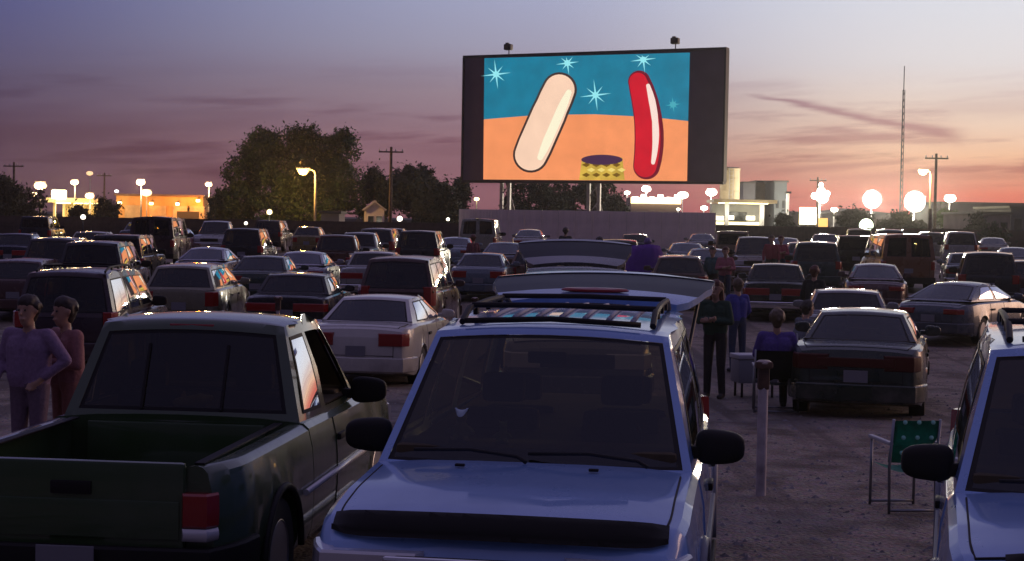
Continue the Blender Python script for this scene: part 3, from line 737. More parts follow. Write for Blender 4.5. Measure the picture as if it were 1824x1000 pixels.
block('lit_column', 'slim white lit post right of the blue-grey block', 1402, 1406, 345, 185, .5, lampm('white', .9), 'post')
# lit sign strip under the screen
Y = 200; x0, x1, zt = rect(1124, 352, 1213, 364, Y); zb_ = at(1160, 363, Y).z
ss = empty('store_sign', ((x0 + x1) / 2, Y, g0), 0, 0, 'long glowing cream store fascia seen under the screen', 'sign')
wallbox('fascia', (0, 0, (zt + zb_) / 2 - g0), (x1 - x0, .5, zt - zb_), lampm('yellow', 3.0), ss)
wallbox('store_wall', (0, 4.3, (zt - g0) / 2), (x1 - x0, 8, zt - g0), mat('plum wall', (.22, .16, .2), .7), ss)
for k in range(6):
    wallbox('fascia_lamp', ((-2.5 + k) * (x1 - x0) / 6, -.4, zt - g0 - .2 + (.3 if k % 2 else 0)), (.7, .25, .5), lampm('white', 8), ss, .1)
# round and square lit signs on the right
def sign(label, px, py, Y, wpx, hpx, colr, s, round_=False):
    c = at(px, py, Y); g = zg(Y); root = empty('lit_sign', (c.x, Y, g), 0, 0, label, 'sign'); h = c.z - g; w = wpx * Y / FPX; v = hpx * Y / FPX
    bm = bmesh.new(); tube(bm, [(0, .15, 0), (0, .15, h - v / 2)], .1, 8); mobj('post', bm, DARKMETAL, root)
    bm = bmesh.new()
    if round_: lathe(bm, [(.01, -.16), (w * .46, -.15), (w * .5, -.08), (w * .5, .12), (.01, .13)], 20, 'Y')
    else: box(bm, (0, 0, 0), (w, .3, v), bevel=.08)
    mobj('lit_face', finish(bm, 'lit_face', 40), lampm(colr, s), root, (0, 0, h))
sign('large square cream sign glowing under the floodlight cluster', 1439, 385, 190, 30, 30, 'yellow', 6)
sign('small orange glowing sign right of the square cream sign', 1466, 397, 160, 16, 16, 'sodium', 1.6)
sign('round greenish-white glowing sign below the floodlight masts', 1543, 402, 135, 24, 22, 'green', 5, True)
# long low buildings at the right edge
block('long_building', 'long low mauve building at the right edge', 1742, 1800, 382, 150, 12, mat('mauve wall', (.19, .14, .15), .8, noise=(.6, .8, 1.15)), win=3)
block('long_building', 'dark blue-grey building cut off by the right edge', 1801, 1880, 372, 155, 12, mat('dusk blue wall', (.07, .075, .10), .8, noise=(.6, .8, 1.15)), win=3)
block('long_building', 'far dark flat-roofed building on the right horizon', 1675, 1900, 364, 260, 20, mat('far dark wall', (.045, .035, .045), .85, noise=(.4, .8, 1.2)), win=8)
block('small_shed', 'small grey shed below the big tree, left of the pale house', 572, 604, 381, 142, 5, mat('grey shed wall', (.20, .17, .17), .8, noise=(.8, .8, 1.15)))
# wooded rise on the horizon
rs = np.random.default_rng(11); V = []; F = []
for i in range(121):
    x = -700 + 1400 * i / 120; h = 4 + 2.6 * math.sin(i * .21) + 1.6 * math.sin(i * .63 + 1) + rs.random() * 1.4
    V += [(x, 540, -.5), (x, 540, max(2.6, h)), (x, 565, max(2.6, h) + .6), (x, 590, -.5)]
for i in range(120):
    for k in range(3): F.append((4 * i + k, 4 * i + 4 + k, 4 * i + 5 + k, 4 * i + 1 + k))
me = bpy.data.meshes.new('hills'); me.from_pydata(V, [], F)
tag(mobj('hills', me, mat('far woods', (.03, .028, .03), .9, noise=(.05, .6, 1.4))), None, None, kind='structure')
# ------------------------------------------------------------------ people (built before the vehicles so that evaluation stays quick)
SKIN = mat('skin', (.42, .25, .17), .55, noise=(8, .9, 1.1))
def capsule(V, F, a, b, ra, rb, n=10):
    a = np.array(a, float); b = np.array(b, float); d = b - a; L_ = np.linalg.norm(d); d = d / L_ if L_ > 1e-6 else np.array((0, 0, 1.))
    t = np.array((1., 0, 0)) if abs(d[0]) < .8 else np.array((0, 1., 0))
    x = np.cross(d, t); x /= np.linalg.norm(x); y = np.cross(d, x)
    rings = [(a - d * ra * .95, ra * .3), (a - d * ra * .6, ra * .8), (a, ra), (b, rb), (b + d * rb * .6, rb * .8), (b + d * rb * .95, rb * .3)]
    k0 = len(V)
    for c, r_ in rings:
        for k in range(n):
            an = 2 * PI * k / n; V.append(tuple(c + (x * math.cos(an) + y * math.sin(an)) * r_))
    m = len(rings)
    for i in range(m - 1):
        for k in range(n): F.append((k0 + i * n + k, k0 + i * n + (k + 1) % n, k0 + (i + 1) * n + (k + 1) % n, k0 + (i + 1) * n + k))
    F.append(tuple(k0 + k for k in range(n))[::-1]); F.append(tuple(k0 + (m - 1) * n + k for k in range(n)))
def remesh(V, F, vox, sm=6):
    me = bpy.data.meshes.new('tmp'); me.from_pydata(V, [], F)
    bm = bmesh.new(); bm.from_mesh(me); bmesh.ops.recalc_face_normals(bm, faces=bm.faces); bm.to_mesh(me); bm.free()
    o = bpy.data.objects.new('tmp', me); COL.objects.link(o)
    r_ = o.modifiers.new('r', 'REMESH'); r_.mode = 'VOXEL'; r_.voxel_size = vox; r_.use_smooth_shade = True
    s_ = o.modifiers.new('s', 'SMOOTH'); s_.iterations = sm; s_.factor = .5
    dg = bpy.context.evaluated_depsgraph_get(); out = bpy.data.meshes.new_from_object(o.evaluated_get(dg))
    bpy.data.objects.remove(o); bpy.data.meshes.remove(me)
    return out
def person(label, loc, yaw, top, legs, hair, pose='stand', h=1.72, jacket=None, long_hair=False, cap=None, arms='down', group='people standing and sitting among the cars', lean=0., vox=.013, bulk=1.):
    """+Y of the figure is where it faces; one continuous body mesh, clothing regions by material"""
    k = h / 1.72; B = bulk
    J = {}
    if pose == 'stand':
        J.update(hipL=(-.095, 0, .92), hipR=(.095, 0, .92), kneeL=(-.10, .02, .50), kneeR=(.11, .0, .50), ankL=(-.11, -.03, .09), ankR=(.12, -.01, .09), pel=(0, 0, .97), waist=(0, .01, 1.10), chest=(0, .015 + lean * .5, 1.30))
    else:
        J.update(hipL=(-.10, 0, .50), hipR=(.10, 0, .50), kneeL=(-.13, .42, .52), kneeR=(.13, .43, .51), ankL=(-.13, .44, .09), ankR=(.14, .46, .09), pel=(0, -.01, .55), waist=(0, -.05, .68), chest=(0, -.06 + lean, .90))
    c = np.array(J['chest'])
    sh = lambda sx: tuple(c + (sx * .175 * B, 0, .12))
    J['shL'], J['shR'] = sh(-1), sh(1)
    J['neck'] = tuple(c + (0, .0 + lean * .1, .17)); J['head'] = tuple(c + (0, .03 + lean * .3, .335))
    if arms == 'down':
        J.update(elL=tuple(c + (-.25 * B, -.02, -.14)), elR=tuple(c + (.25 * B, -.02, -.14)), wrL=tuple(c + (-.26 * B, .06, -.38)), wrR=tuple(c + (.26 * B, .07, -.38)))
    elif arms == 'fold':
        J.update(elL=tuple(c + (-.25 * B, .03, -.14)), elR=tuple(c + (.25 * B, .03, -.14)), wrL=tuple(c + (.02, .22, -.12)), wrR=tuple(c + (-.02, .25, -.09)))
    elif arms == 'lap':
        J.update(elL=tuple(c + (-.25 * B, .06, -.13)), elR=tuple(c + (.25 * B, .06, -.13)), wrL=tuple(c + (-.12, .30, -.26)), wrR=tuple(c + (.12, .31, -.26)))
    elif arms == 'hip':
        J.update(elL=tuple(c + (-.33 * B, -.03, -.10)), elR=tuple(c + (.25 * B, -.0, -.14)), wrL=tuple(c + (-.17, .06, -.27)), wrR=tuple(c + (.23, .20, -.30)))
    caps = []                        # a, b, ra, rb, region 0 skin 1 top 2 legs 3 shoes
    A = lambda a, b, ra, rb, m: caps.append((J[a] if isinstance(a, str) else a, J[b] if isinstance(b, str) else b, ra, rb, m))
    for s_ in 'LR':
        A('hip' + s_, 'knee' + s_, .092 * B, .070, 2); A('knee' + s_, 'ank' + s_, .066, .056, 2)
        an = np.array(J['ank' + s_]); A(tuple(an + (0, -.03, -.04)), tuple(an + (0, .15, -.05)), .045, .038, 3)
        A('sh' + s_, 'el' + s_, .066 * B, .054, 1)
        w = np.array(J['wr' + s_]); e = np.array(J['el' + s_])
        A('el' + s_, tuple(e + (w - e) * .82), .052, .044, 1); A(tuple(e + (w - e) * .82), tuple(w), .030, .027, 0)
        d = (w - e) / np.linalg.norm(w - e); sd_ = np.cross(d, (0, 1, 0)) if abs(d[1]) < .8 else np.cross(d, (0, 0, 1)); sd_ /= np.linalg.norm(sd_)
        nn = np.cross(sd_, d)
        A(tuple(w + d * .02), tuple(w + d * .075), .030, .033, 0)
        for i, (off, ln) in enumerate(((-.030, .060), (-.010, .075), (.011, .070), (.030, .052))):
            p0 = w + d * .085 + sd_ * off; p1 = p0 + d * ln * .6 + nn * .008; p2 = p1 + d * ln * .4 + nn * .022
            A(tuple(p0), tuple(p1), .0115, .0105, 0); A(tuple(p1), tuple(p2), .0105, .009, 0)
        p0 = w + d * .03 + sd_ * .03; A(tuple(p0), tuple(p0 + d * .045 + sd_ * .028 + nn * .015), .0125, .0105, 0)
    pel = np.array(J['pel']); wa = np.array(J['waist'])
    for sx in (-1, 1):
        A(tuple(pel + (sx * .075 * B, 0, -.02)), tuple(wa + (sx * .07 * B, 0, 0)), .105 * B, .098 * B, 2 if True else 1)
        A(tuple(wa + (sx * .072 * B, .012 * sx, -.06)), tuple(c + (sx * .085 * B, 0, .02)), .116 * B, .114 * B, 1)
        A(tuple(c + (sx * .04, 0, .11)), tuple(c + (sx * .15 * B, 0, .125)), .062, .062, 1)
    A('neck', tuple(np.array(J['head']) + (0, -.02, -.06)), .054, .052, 0)
    hd = np.array(J['head'])
    A(tuple(hd + (0, -.012, .03)), tuple(hd + (0, .0, .045)), .098, .094, 0); A(tuple(hd + (0, .012, -.02)), tuple(hd + (0, .032, -.085)), .080, .050, 0)
    A(tuple(hd + (0, .098, .005)), tuple(hd + (0, .116, -.022)), .012, .016, 0)
    for sx in (-1, 1): A(tuple(hd + (sx * .092, -.01, -.005)), tuple(hd + (sx * .096, -.012, .025)), .014, .016, 0)
    A(tuple(hd + (-.02, .092, -.062)), tuple(hd + (.02, .092, -.062)), .011, .011, 0)
    V, F = [], []
    for a, b, ra, rb, m in caps: capsule(V, F, a, b, ra, rb)
    me = remesh(V, F, vox)
    P_ = np.empty(len(me.polygons) * 3); me.polygons.foreach_get('center', P_); P_ = P_.reshape(-1, 3)
    best = np.full(len(P_), 9.); reg = np.zeros(len(P_), int)
    for a, b, ra, rb, m in caps:
        a = np.array(a); b = np.array(b); d = b - a; t = np.clip(((P_ - a) @ d) / max(1e-9, d @ d), 0, 1)
        ds = np.linalg.norm(P_ - (a + t[:, None] * d), axis=1) - (ra + (rb - ra) * t)
        w = ds < best; best[w] = ds[w]; reg[w] = m
    root = empty('person', loc, yaw, 0, label, 'person', group); root.scale = (k, k, k)
    me.materials.clear()
    for m in (SKIN, top, legs, mat('dark shoes', (.03, .028, .028), .7)): me.materials.append(m)
    me.polygons.foreach_set('material_index', reg.astype(np.int32)); me.update()
    ob = bpy.data.objects.new('body', me); link(ob, root)
    # hair (and a cap), eyes
    V, F = [], []
    capsule(V, F, hd + (0, -.042, .046), hd + (0, -.004, .072), .104, .096)
    for sx in (-1, 1): capsule(V, F, hd + (sx * .07, -.03, .05), hd + (sx * .078, -.035, .0), .04, .03)
    capsule(V, F, hd + (0, -.055, .0), hd + (0, -.05, -.05), .082, .066)
    if long_hair:
        for sx in (-1, 0, 1): capsule(V, F, hd + (sx * .06, -.06, 0), hd + (sx * .075, -.085, -.22), .05, .04)
    hr_ = random.Random(label)
    for _ in range(26):              # uneven locks
        a_ = hr_.uniform(0, 6.28); e_ = hr_.uniform(-.1, 1.3); d_ = np.array((math.cos(a_) * math.cos(e_), math.sin(a_) * math.cos(e_), math.sin(e_)))
        if d_[1] > .35 and d_[2] < .75: continue
        p_ = hd + (0, -.03, .045) + d_ * .098; capsule(V, F, p_, p_ + d_ * .012 + (0, -.01, -.035), .022, .014, 6)
    mobj('hair', remesh(V, F, .012, 2), hair, root)
    if cap is not None:
        V, F = [], []
        capsule(V, F, hd + (0, -.015, .06), hd + (0, .01, .085), .104, .088); capsule(V, F, hd + (-.05, .10, .075), hd + (.05, .10, .075), .022, .022)
        capsule(V, F, hd + (-.03, .14, .068), hd + (.03, .14, .068), .018, .018)
        mobj('cap', remesh(V, F, .014, 3), cap, root)
    for sx in (-1, 1):
        bm = bmesh.new(); bmesh.ops.create_icosphere(bm, subdivisions=1, radius=.012, matrix=Matrix.Translation(hd + np.array((sx * .034, .086, .018)))); mobj('eye', bm, mat('dark eyes', (.03, .02, .02), .2), root)
    return root
def cloth(n, c): return mat('cloth ' + n, c, .88, noise=(34, .85, 1.12), bump=.35)
def hairm(n, c): return mat('hair ' + n, c, .55, noise=(20, .6, 1.4))
DARKH = hairm('dark brown', (.025, .015, .010)); AUBURN = hairm('auburn', (.09, .022, .014)); BLOND = hairm('light brown', (.10, .065, .035))
JEANS = cloth('blue jeans', (.035, .05, .10)); DARKT = cloth('dark trousers', (.025, .024, .028)); KHAKI = cloth('khaki', (.20, .15, .10))
def stand_at(px, Y): return (gx(px, Y), Y, zg(Y))
person('person in a lavender shirt, leftmost, standing beside the green pickup', stand_at(52, 13.6), PI - .3, cloth('lavender', (.24, .16, .26)), cloth('mauve trousers', (.16, .11, .15)), DARKH, h=1.62, arms='hip', bulk=1.12)
person('person in a dusty pink shirt, standing between the lavender one and the pickup', stand_at(118, 13.9), PI * .75, cloth('dusty pink', (.27, .12, .12)), cloth('rust trousers', (.26, .11, .09)), DARKH, h=1.60, bulk=1.1, arms='fold')
person('person with long auburn hair and dark green jacket behind the pale blue SUV', stand_at(1272, 23.5), PI * .86, cloth('dark green', (.015, .05, .035)), DARKT, AUBURN, h=1.70, long_hair=True, arms='fold')
person('person in a bright blue shirt standing right of the auburn-haired one', stand_at(1312, 29), .4, cloth('royal blue', (.05, .05, .28)), JEANS, BLOND, h=1.66, arms='hip')
person('person in a purple shirt and tan cap sitting with back turned', (gx(1380, 21.5), 21.5, zg(21.5)), -.1, cloth('violet', (.10, .06, .28)), DARKT, BLOND, 'sit', 1.74, cap=cloth('tan cap', (.30, .22, .10)), arms='lap', bulk=1.08)
person('person in a grey jacket leaning forward beside the silver sedan', stand_at(1424, 27.5), -1.1, cloth('grey', (.15, .17, .19)), DARKT, DARKH, 'sit', 1.75, arms='lap', lean=.14)
person('person in a pink top far behind the blue-shirted one', stand_at(1290, 46), PI, cloth('pink', (.38, .12, .15)), JEANS, AUBURN, h=1.75, arms='fold')
person('person in teal standing left of the one in the pink top', stand_at(1268, 47), 2.6, cloth('teal', (.05, .12, .12)), DARKT, DARKH, h=1.72)
person('left of two people in red shirts in the far row', stand_at(1372, 58), PI, cloth('red', (.32, .05, .07)), DARKT, BLOND, h=1.86)
person('right of two people in red shirts in the far row', stand_at(1389, 58.5), PI, cloth('crimson', (.34, .04, .09)), JEANS, AUBURN, h=1.84, arms='fold')
person('person wrapped in a purple blanket standing beyond the pale blue SUV liftgate', stand_at(1152, 50), .3, cloth('purple', (.14, .05, .26)), DARKT, hairm('violet hood', (.12, .06, .22)), h=1.86, bulk=1.35, arms='fold')
person('dark-haired person standing behind the dark green sedan at the wall', stand_at(1006, 64), 0, cloth('charcoal', (.03, .03, .04)), DARKT, DARKH, h=1.9)
person('dark curly-haired person standing left of the purple blanket', stand_at(1066, 48), 0, cloth('moss', (.06, .06, .03)), DARKT, DARKH, h=1.92, long_hair=True)
person('small person in maroon standing between two dark sedans near the middle', stand_at(842, 58), .5, cloth('maroon', (.16, .05, .06)), DARKT, AUBURN, h=1.7)
person('person with dark red hair standing beside the silver sedan', stand_at(1447, 34), -.4, cloth('black', (.015, .015, .018)), DARKT, AUBURN, h=1.72)
# the blanket round the purple-clad person: a draped sheet
c0 = Vector(stand_at(1150, 49.9))
bm = bmesh.new(); rows = []
for j in range(9):
    v = j / 8; z = 1.62 - 1.15 * v; row = []
    for k in range(25):
        a = PI * 1.12 * (k / 24 - .5) - PI / 2; r_ = .36 + .16 * min(1, v * 3) + .03 * math.sin(k * 1.9 + 2 * v); row.append(bm.verts.new((r_ * math.cos(a) * 1.15, r_ * math.sin(a) * .75 + .08, z - .05 * abs(math.cos(a)))))
    rows.append(row)
for a, b_ in zip(rows, rows[1:]):
    for k in range(24): bm.faces.new((a[k], a[k + 1], b_[k + 1], b_[k])).smooth = True
bmesh.ops.solidify(bm, geom=bm.faces[:], thickness=.015)
o = mobj('blanket', bm, cloth('purple fleece', (.22, .08, .46)), None, c0, (0, 0, .3)); o.scale = (1.05, 1.05, 1.08); tag(o, 'wide purple fleece blanket held round a person', 'blanket')

# ------------------------------------------------------------------ chairs, cooler, speaker posts
def folding_chair(label, loc, yaw, fabric, seat_h=.42, rings_=False, back_h=.92):
    root = empty('folding_chair', loc, yaw, 0, label, 'chair', 'folding chairs set out between the cars')
    fr = mat('grey chair frame', (.25, .26, .28), .35, .8)
    hw = .29 if not rings_ else .20
    for sx in (-hw, hw):
        bm = bmesh.new(); tube(bm, [(sx, -.24, 0), (sx, -.22, seat_h), (sx, -.30, back_h)], .013, 8); mobj('leg', bm, fr, root)
        bm = bmesh.new(); tube(bm, [(sx * .97, .24, 0), (sx * .97, .23, seat_h + .19)], .013, 8); mobj('leg', bm, fr, root)
        bm = bmesh.new(); box(bm, (sx, .0, seat_h + .21), (.045, .50, .03), bevel=.01); mobj('armrest', bm, mat('white armrest', (.5, .5, .5), .5), root)
    for p in ((-.24, .03), (.24, .03)):
        bm = bmesh.new(); tube(bm, [(-hw, p[0], p[1]), (hw, p[0], p[1])], .012, 8); mobj('crossbar', bm, fr, root)
    def sheet_(rows_, name):
        bm = bmesh.new(); R_ = [[bm.verts.new((hw * .95 * (k / 5 - 1), y + sag * (1 - (k / 5 - 1) ** 2) * dy, z + sag * (1 - (k / 5 - 1) ** 2) * dz)) for k in range(11)] for y, z, sag, dy, dz in rows_]
        for a, b_ in zip(R_, R_[1:]):
            for k in range(10): bm.faces.new((a[k], a[k + 1], b_[k + 1], b_[k])).smooth = True
        bmesh.ops.solidify(bm, geom=bm.faces[:], thickness=.012)
        return mobj(name, bm, fabric, root)
    sheet_([(.22, seat_h, .04, 0, -1), (.05, seat_h - .01, .05, 0, -1), (-.14, seat_h - .01, .04, 0, -1)], 'seat')
    bk = sheet_([(-.15, seat_h + .04, .03, -1, 0), (-.2, seat_h + .2, .04, -1, 0), (-.27, back_h - .15, .03, -1, 0), (-.30, back_h - .01, .01, -1, 0)], 'backrest')
    if rings_:
        for k in range(3):
            for j in range(3):
                bm = bmesh.new(); lathe(bm, [(.001, -.004), (.019, -.004), (.019, .004), (.001, .004)], 10, 'Y')
                mobj('printed_dot', bm, mat('pale green print', (.25, .62, .52), .7), bk, (-.12 + .12 * k, -.285 - .06 * (j / 2), seat_h + .14 + .13 * j), (-.16, 0, 0))
    return root
YC = 13.4
folding_chair('green folding chair with pale dots, standing alone on the gravel', (gx(1606, YC), YC, zg(YC)), .12, mat('green chair fabric', (.012, .25, .18), .7, noise=(20, .8, 1.2)), rings_=True, back_h=.80, seat_h=.38)
folding_chair('dark folding chair under the purple-shirted person', (gx(1380, 21.5), 21.5, zg(21.5)), -.1, mat('navy chair fabric', (.02, .02, .035), .8), back_h=.86)
folding_chair('grey folding chair under the leaning person in grey', (gx(1424, 27.5), 27.5, zg(27.5)), -1.1, mat('grey chair fabric', (.08, .08, .09), .8), back_h=.86)
root = empty('cooler', (gx(1342, 24), 24, zg(24)), .2, 0, 'pale grey cooler box standing on the gravel between people', 'cooler')
bm = bmesh.new(); box(bm, (0, 0, .40), (.62, .40, .36), bevel=.03); mobj('tub', finish(bm, 'tub', 40), mat('grey plastic', (.25, .26, .30), .5), root)
bm = bmesh.new(); box(bm, (0, 0, .615), (.65, .43, .07), bevel=.02); mobj('lid', finish(bm, 'lid', 40), mat('white plastic', (.5, .5, .54), .5), root)
for sx in (-.24, .24):
    for sy in (-.15, .15):
        bm = bmesh.new(); tube(bm, [(sx, sy, 0), (sx, sy, .24)], .02, 8); mobj('leg', bm, DARKMETAL, root)
def speaker_post(label, px, ptop, Y, r_=.045, cone=True):
    g = zg(Y); x = gx(px, Y); h = at(px, ptop, Y).z - g
    root = empty('speaker_post', (x, Y, g), 0, 0, label, 'post', 'speaker posts in the parking rows')
    bm = bmesh.new(); tube(bm, [(0, 0, -.05), (0, 0, h - .2)], r_, 12); mobj('post', finish(bm, 'post', 40), mat('chipped white post paint', (.55, .49, .50), .6, noise=(6, .5, 1.15)), root)
    bm = bmesh.new(); box(bm, (0, 0, h - .12), (.10, .09, .20), bevel=.02); box(bm, (0, -.01, h), (.15, .12, .06), bevel=.02); mobj('junction_box', finish(bm, 'junction_box', 40), mat('rusty junction box', (.09, .045, .03), .75, noise=(12, .5, 1.5)), root)
    bm = bmesh.new(); lathe(bm, [(.001, h + .045), (.05, h + .04), (.075, h + .02), (.075, h + .01)], 12, 'Z'); mobj('post_cap', finish(bm, 'post_cap', 40), mat('pale cap', (.4, .33, .28), .5), root)
speaker_post('white speaker post with rusty head standing in the gravel aisle', 1355, 650, 14.0)
speaker_post('thin white speaker post behind the green pickup roof', 494, 532, 29, .03)
speaker_post('thin pale speaker post right of the silver-blue sedan', 845, 533, 36, .03)
# ------------------------------------------------------------------ vehicles
# local axes: +Y is the front, +X the right side seen from behind, origin on the ground mid-wheelbase
def interp(tab, y):
    return float(np.interp(y, [p[0] for p in tab], [p[1] for p in tab]))
class Spec:
    pass
def spec(**k):
    s = Spec(); s.__dict__.update(dict(gc=.2, tail=None, bed=None, wheel_w=.21, crown=.03, rwf=None, roof_arch=.02, roof_crown=.035, endc=.5, endk=.16,
             fb=.10, ft=.07, rb=.05, rt=.03, plate_z=.62, bump_z=(.30, .52), hl=(.60, .74), tl=(.66, .86), tlw=.26, rear_win_v=(.10, .90), paint2=None))
    s.__dict__.update(k)
    return s
SPECS = {
 'sedan': spec(L=4.75, W=1.78, ya=1.42, yr=-1.30, r=.315,
    top=[(-2.375,.50),(-2.36,.80),(-2.31,.93),(-2.18,.985),(-1.5,1.01),(-.3,.985),(1.0,.965),(1.2,.95),(1.75,.875),(2.15,.78),(2.31,.68),(2.375,.50)],
    base=(1.08,-1.62), roof=(.22,-.92), zbase=(.955,1.0), zroof=(1.36,1.36), bw=(.775,.76), rw=(.57,.555),
    side=[(.13,.47),(.515,.93)], doors=[(-.85,.02),(.05,1.02)], tl=(.70,.90), tlw=.36),
 'coupe': spec(L=4.5, W=1.74, ya=1.32, yr=-1.22, r=.31,
    top=[(-2.25,.48),(-2.23,.78),(-2.16,.92),(-2.0,.96),(-1.4,.98),(0,.94),(.9,.93),(1.15,.915),(1.65,.83),(2.05,.73),(2.2,.62),(2.25,.48)],
    base=(1.02,-1.62), roof=(.1,-.72), zbase=(.925,.965), zroof=(1.29,1.29), bw=(.755,.72), rw=(.55,.53),
    side=[(.2,.46),(.5,.93)], doors=[(-.5,.92)], tl=(.66,.84), tlw=.5),
 'suv': spec(L=4.79, W=1.80, ya=1.50, yr=-1.33, r=.37, gc=.26,
    top=[(-2.395,.62),(-2.385,.95),(-2.37,1.02),(-2.3,1.04),(-.4,1.04),(.98,1.07),(1.05,1.07),(1.7,1.04),(2.12,.985),(2.28,.90),(2.36,.76),(2.395,.60)],
    base=(1.02,-2.36), roof=(.30,-2.16), zbase=(1.06,1.03), zroof=(1.715,1.72), bw=(.825,.80), rw=(.655,.625), roof_arch=.03, roof_crown=.04,
    side=[(.06,.32),(.365,.60),(.645,.94)], doors=[(-.95,-.02),(.02,.98)], tl=(.86,1.12), tlw=.12, bump_z=(.42,.62), hl=(.70,.88), endk=.13, rb=.05, rt=.05, plate_z=.80, rear_win_v=(.1,.9)),
 'minivan': spec(L=4.75, W=1.86, ya=1.48, yr=-1.40, r=.33, gc=.22,
    top=[(-2.375,.60),(-2.365,.93),(-2.35,1.0),(-2.28,1.02),(-.5,1.0),(1.2,1.0),(1.45,.98),(1.8,.90),(2.15,.80),(2.31,.68),(2.375,.52)],
    base=(1.5,-2.34), roof=(.62,-2.08), zbase=(.975,1.0), zroof=(1.66,1.66), bw=(.84,.83), rw=(.65,.65), roof_arch=.03, roof_crown=.045,
    side=[(.05,.27),(.30,.58),(.61,.92)], doors=[(-1.0,.05),(.1,1.15)], tl=(.72,1.12), tlw=.14, rb=.07, rt=.05),
 'van': spec(L=5.3, W=1.98, ya=1.72, yr=-1.55, r=.37, gc=.28,
    top=[(-2.65,.62),(-2.645,1.0),(-2.64,1.12),(-2.58,1.16),(0,1.16),(1.6,1.16),(1.75,1.14),(2.1,1.06),(2.45,.95),(2.6,.84),(2.65,.62)],
    base=(1.72,-2.63), roof=(1.05,-2.52), zbase=(1.14,1.14), zroof=(1.96,1.98), bw=(.92,.92), rw=(.80,.80), roof_arch=.02, roof_crown=.06, endk=.08,
    side=[(.05,.30),(.34,.60),(.68,.93)], doors=[(.5,1.55),(-1.1,.3)], tl=(.78,1.08), tlw=.10, rb=.02, rt=.03, plate_z=.75, rear_win_v=(.12,.86), split_rear=True),
 'hatch': spec(L=3.95, W=1.68, ya=1.22, yr=-1.20, r=.30,
    top=[(-1.975,.50),(-1.965,.86),(-1.95,.92),(-1.85,.95),(-.3,.95),(.9,.94),(1.05,.93),(1.5,.84),(1.82,.74),(1.93,.62),(1.975,.5)],
    base=(.95,-1.88), roof=(.2,-1.40), zbase=(.935,.94), zroof=(1.36,1.36), bw=(.73,.72), rw=(.55,.54),
    side=[(.12,.45),(.49,.93)], doors=[(-.75,.05),(.08,.95)], tl=(.66,.88), tlw=.2),
 'wagon': spec(L=4.8, W=1.78, ya=1.42, yr=-1.33, r=.32,
    top=[(-2.4,.50),(-2.39,.86),(-2.37,.94),(-2.25,.97),(-.3,.97),(1.0,.955),(1.2,.94),(1.75,.86),(2.15,.77),(2.33,.66),(2.4,.5)],
    base=(1.08,-2.32), roof=(.25,-1.95), zbase=(.945,.96), zroof=(1.42,1.41), bw=(.775,.75), rw=(.58,.56),
    side=[(.06,.30),(.34,.60),(.63,.94)], doors=[(-.9,0),(.04,1.02)], tl=(.62,.92), tlw=.16),
 'pickup': spec(L=5.05, W=1.76, ya=1.62, yr=-1.50, r=.36, gc=.30,
    top=[(-.72,1.05),(.9,1.03),(1.12,1.03),(1.3,1.02),(1.85,.99),(2.25,.94),(2.42,.84),(2.50,.72),(2.525,.60)],
    base=(1.15,-.66), roof=(.52,-.40), zbase=(1.01,1.035), zroof=(1.63,1.635), bw=(.775,.775), rw=(.605,.60), roof_arch=.025, roof_crown=.035,
    side=[(.05,.30),(.37,.93)], doors=[(.0,1.08)], tl=(.725,.905), tlw=.115, bump_z=(.46,.62), hl=(.68,.84), bed=(-2.525,-.70,1.04,.62), rb=.03, rt=.03, plate_z=.55, rear_win_v=(.10,.90)),
}
import copy as _copy
def variant(of, **k):
    s = _copy.copy(SPECS[of]); s.__dict__.update(k); return s
SPECS['sedan_round'] = variant('sedan', endk=.25, endc=.75, tl=(.72, .84), tlw=.30, zroof=(1.33, 1.33), base=(1.15, -1.82), roof=(.25, -.80), rb=.12, rt=.06, fb=.15, roof_crown=.05, rw=(.56, .53), roof_arch=.03,
    top=[(-2.375,.46),(-2.35,.74),(-2.28,.87),(-2.12,.925),(-1.6,.965),(-.3,.97),(1.05,.95),(1.25,.93),(1.75,.84),(2.12,.73),(2.3,.62),(2.375,.46)])
SPECS['sedan_box'] = variant('sedan', endk=.10, endc=.35, tl=(.66, .84), tlw=.62, zroof=(1.38, 1.385), base=(.98, -1.46), roof=(.35, -1.05), bw=(.78, .77), rw=(.61, .60), rb=.02, rt=.02, fb=.05,
    top=[(-2.375,.52),(-2.37,.84),(-2.35,.94),(-2.25,.965),(-1.4,.98),(-.3,.98),(.95,.97),(1.1,.96),(1.8,.92),(2.22,.86),(2.35,.74),(2.375,.52)], bump_z=(.34, .50))
SPECS['suv_box'] = variant('suv', zroof=(1.70, 1.70), base=(.92, -2.37), roof=(.42, -2.27), rw=(.69, .68), bw=(.80, .80), tl=(.70, 1.0), tlw=.10, rb=.02, rt=.02, roof_arch=.015, roof_crown=.025, endk=.08, rear_win_v=(.14, .84),
    top=[(-2.395,.62),(-2.39,.98),(-2.38,1.05),(-2.32,1.06),(-.4,1.06),(.9,1.06),(1.0,1.06),(1.7,1.05),(2.2,1.02),(2.32,.96),(2.38,.80),(2.395,.62)])
def plan_w(s, y):
    t = y / (s.L / 2); w = s.W / 2 * (1 - .03 * t * t)
    e = s.L / 2 - abs(y)
    if e < s.endc: w *= 1 - s.endk * (1 - max(0, e) / s.endc) ** 2.4
    return w
def arch_z(s, y):
    Rr = s.r * 1.16
    for yc in (s.ya, s.yr):
        if abs(y - yc) <= Rr + 1e-6: return s.r + math.sqrt(max(0, Rr * Rr - (y - yc) ** 2))
    return None
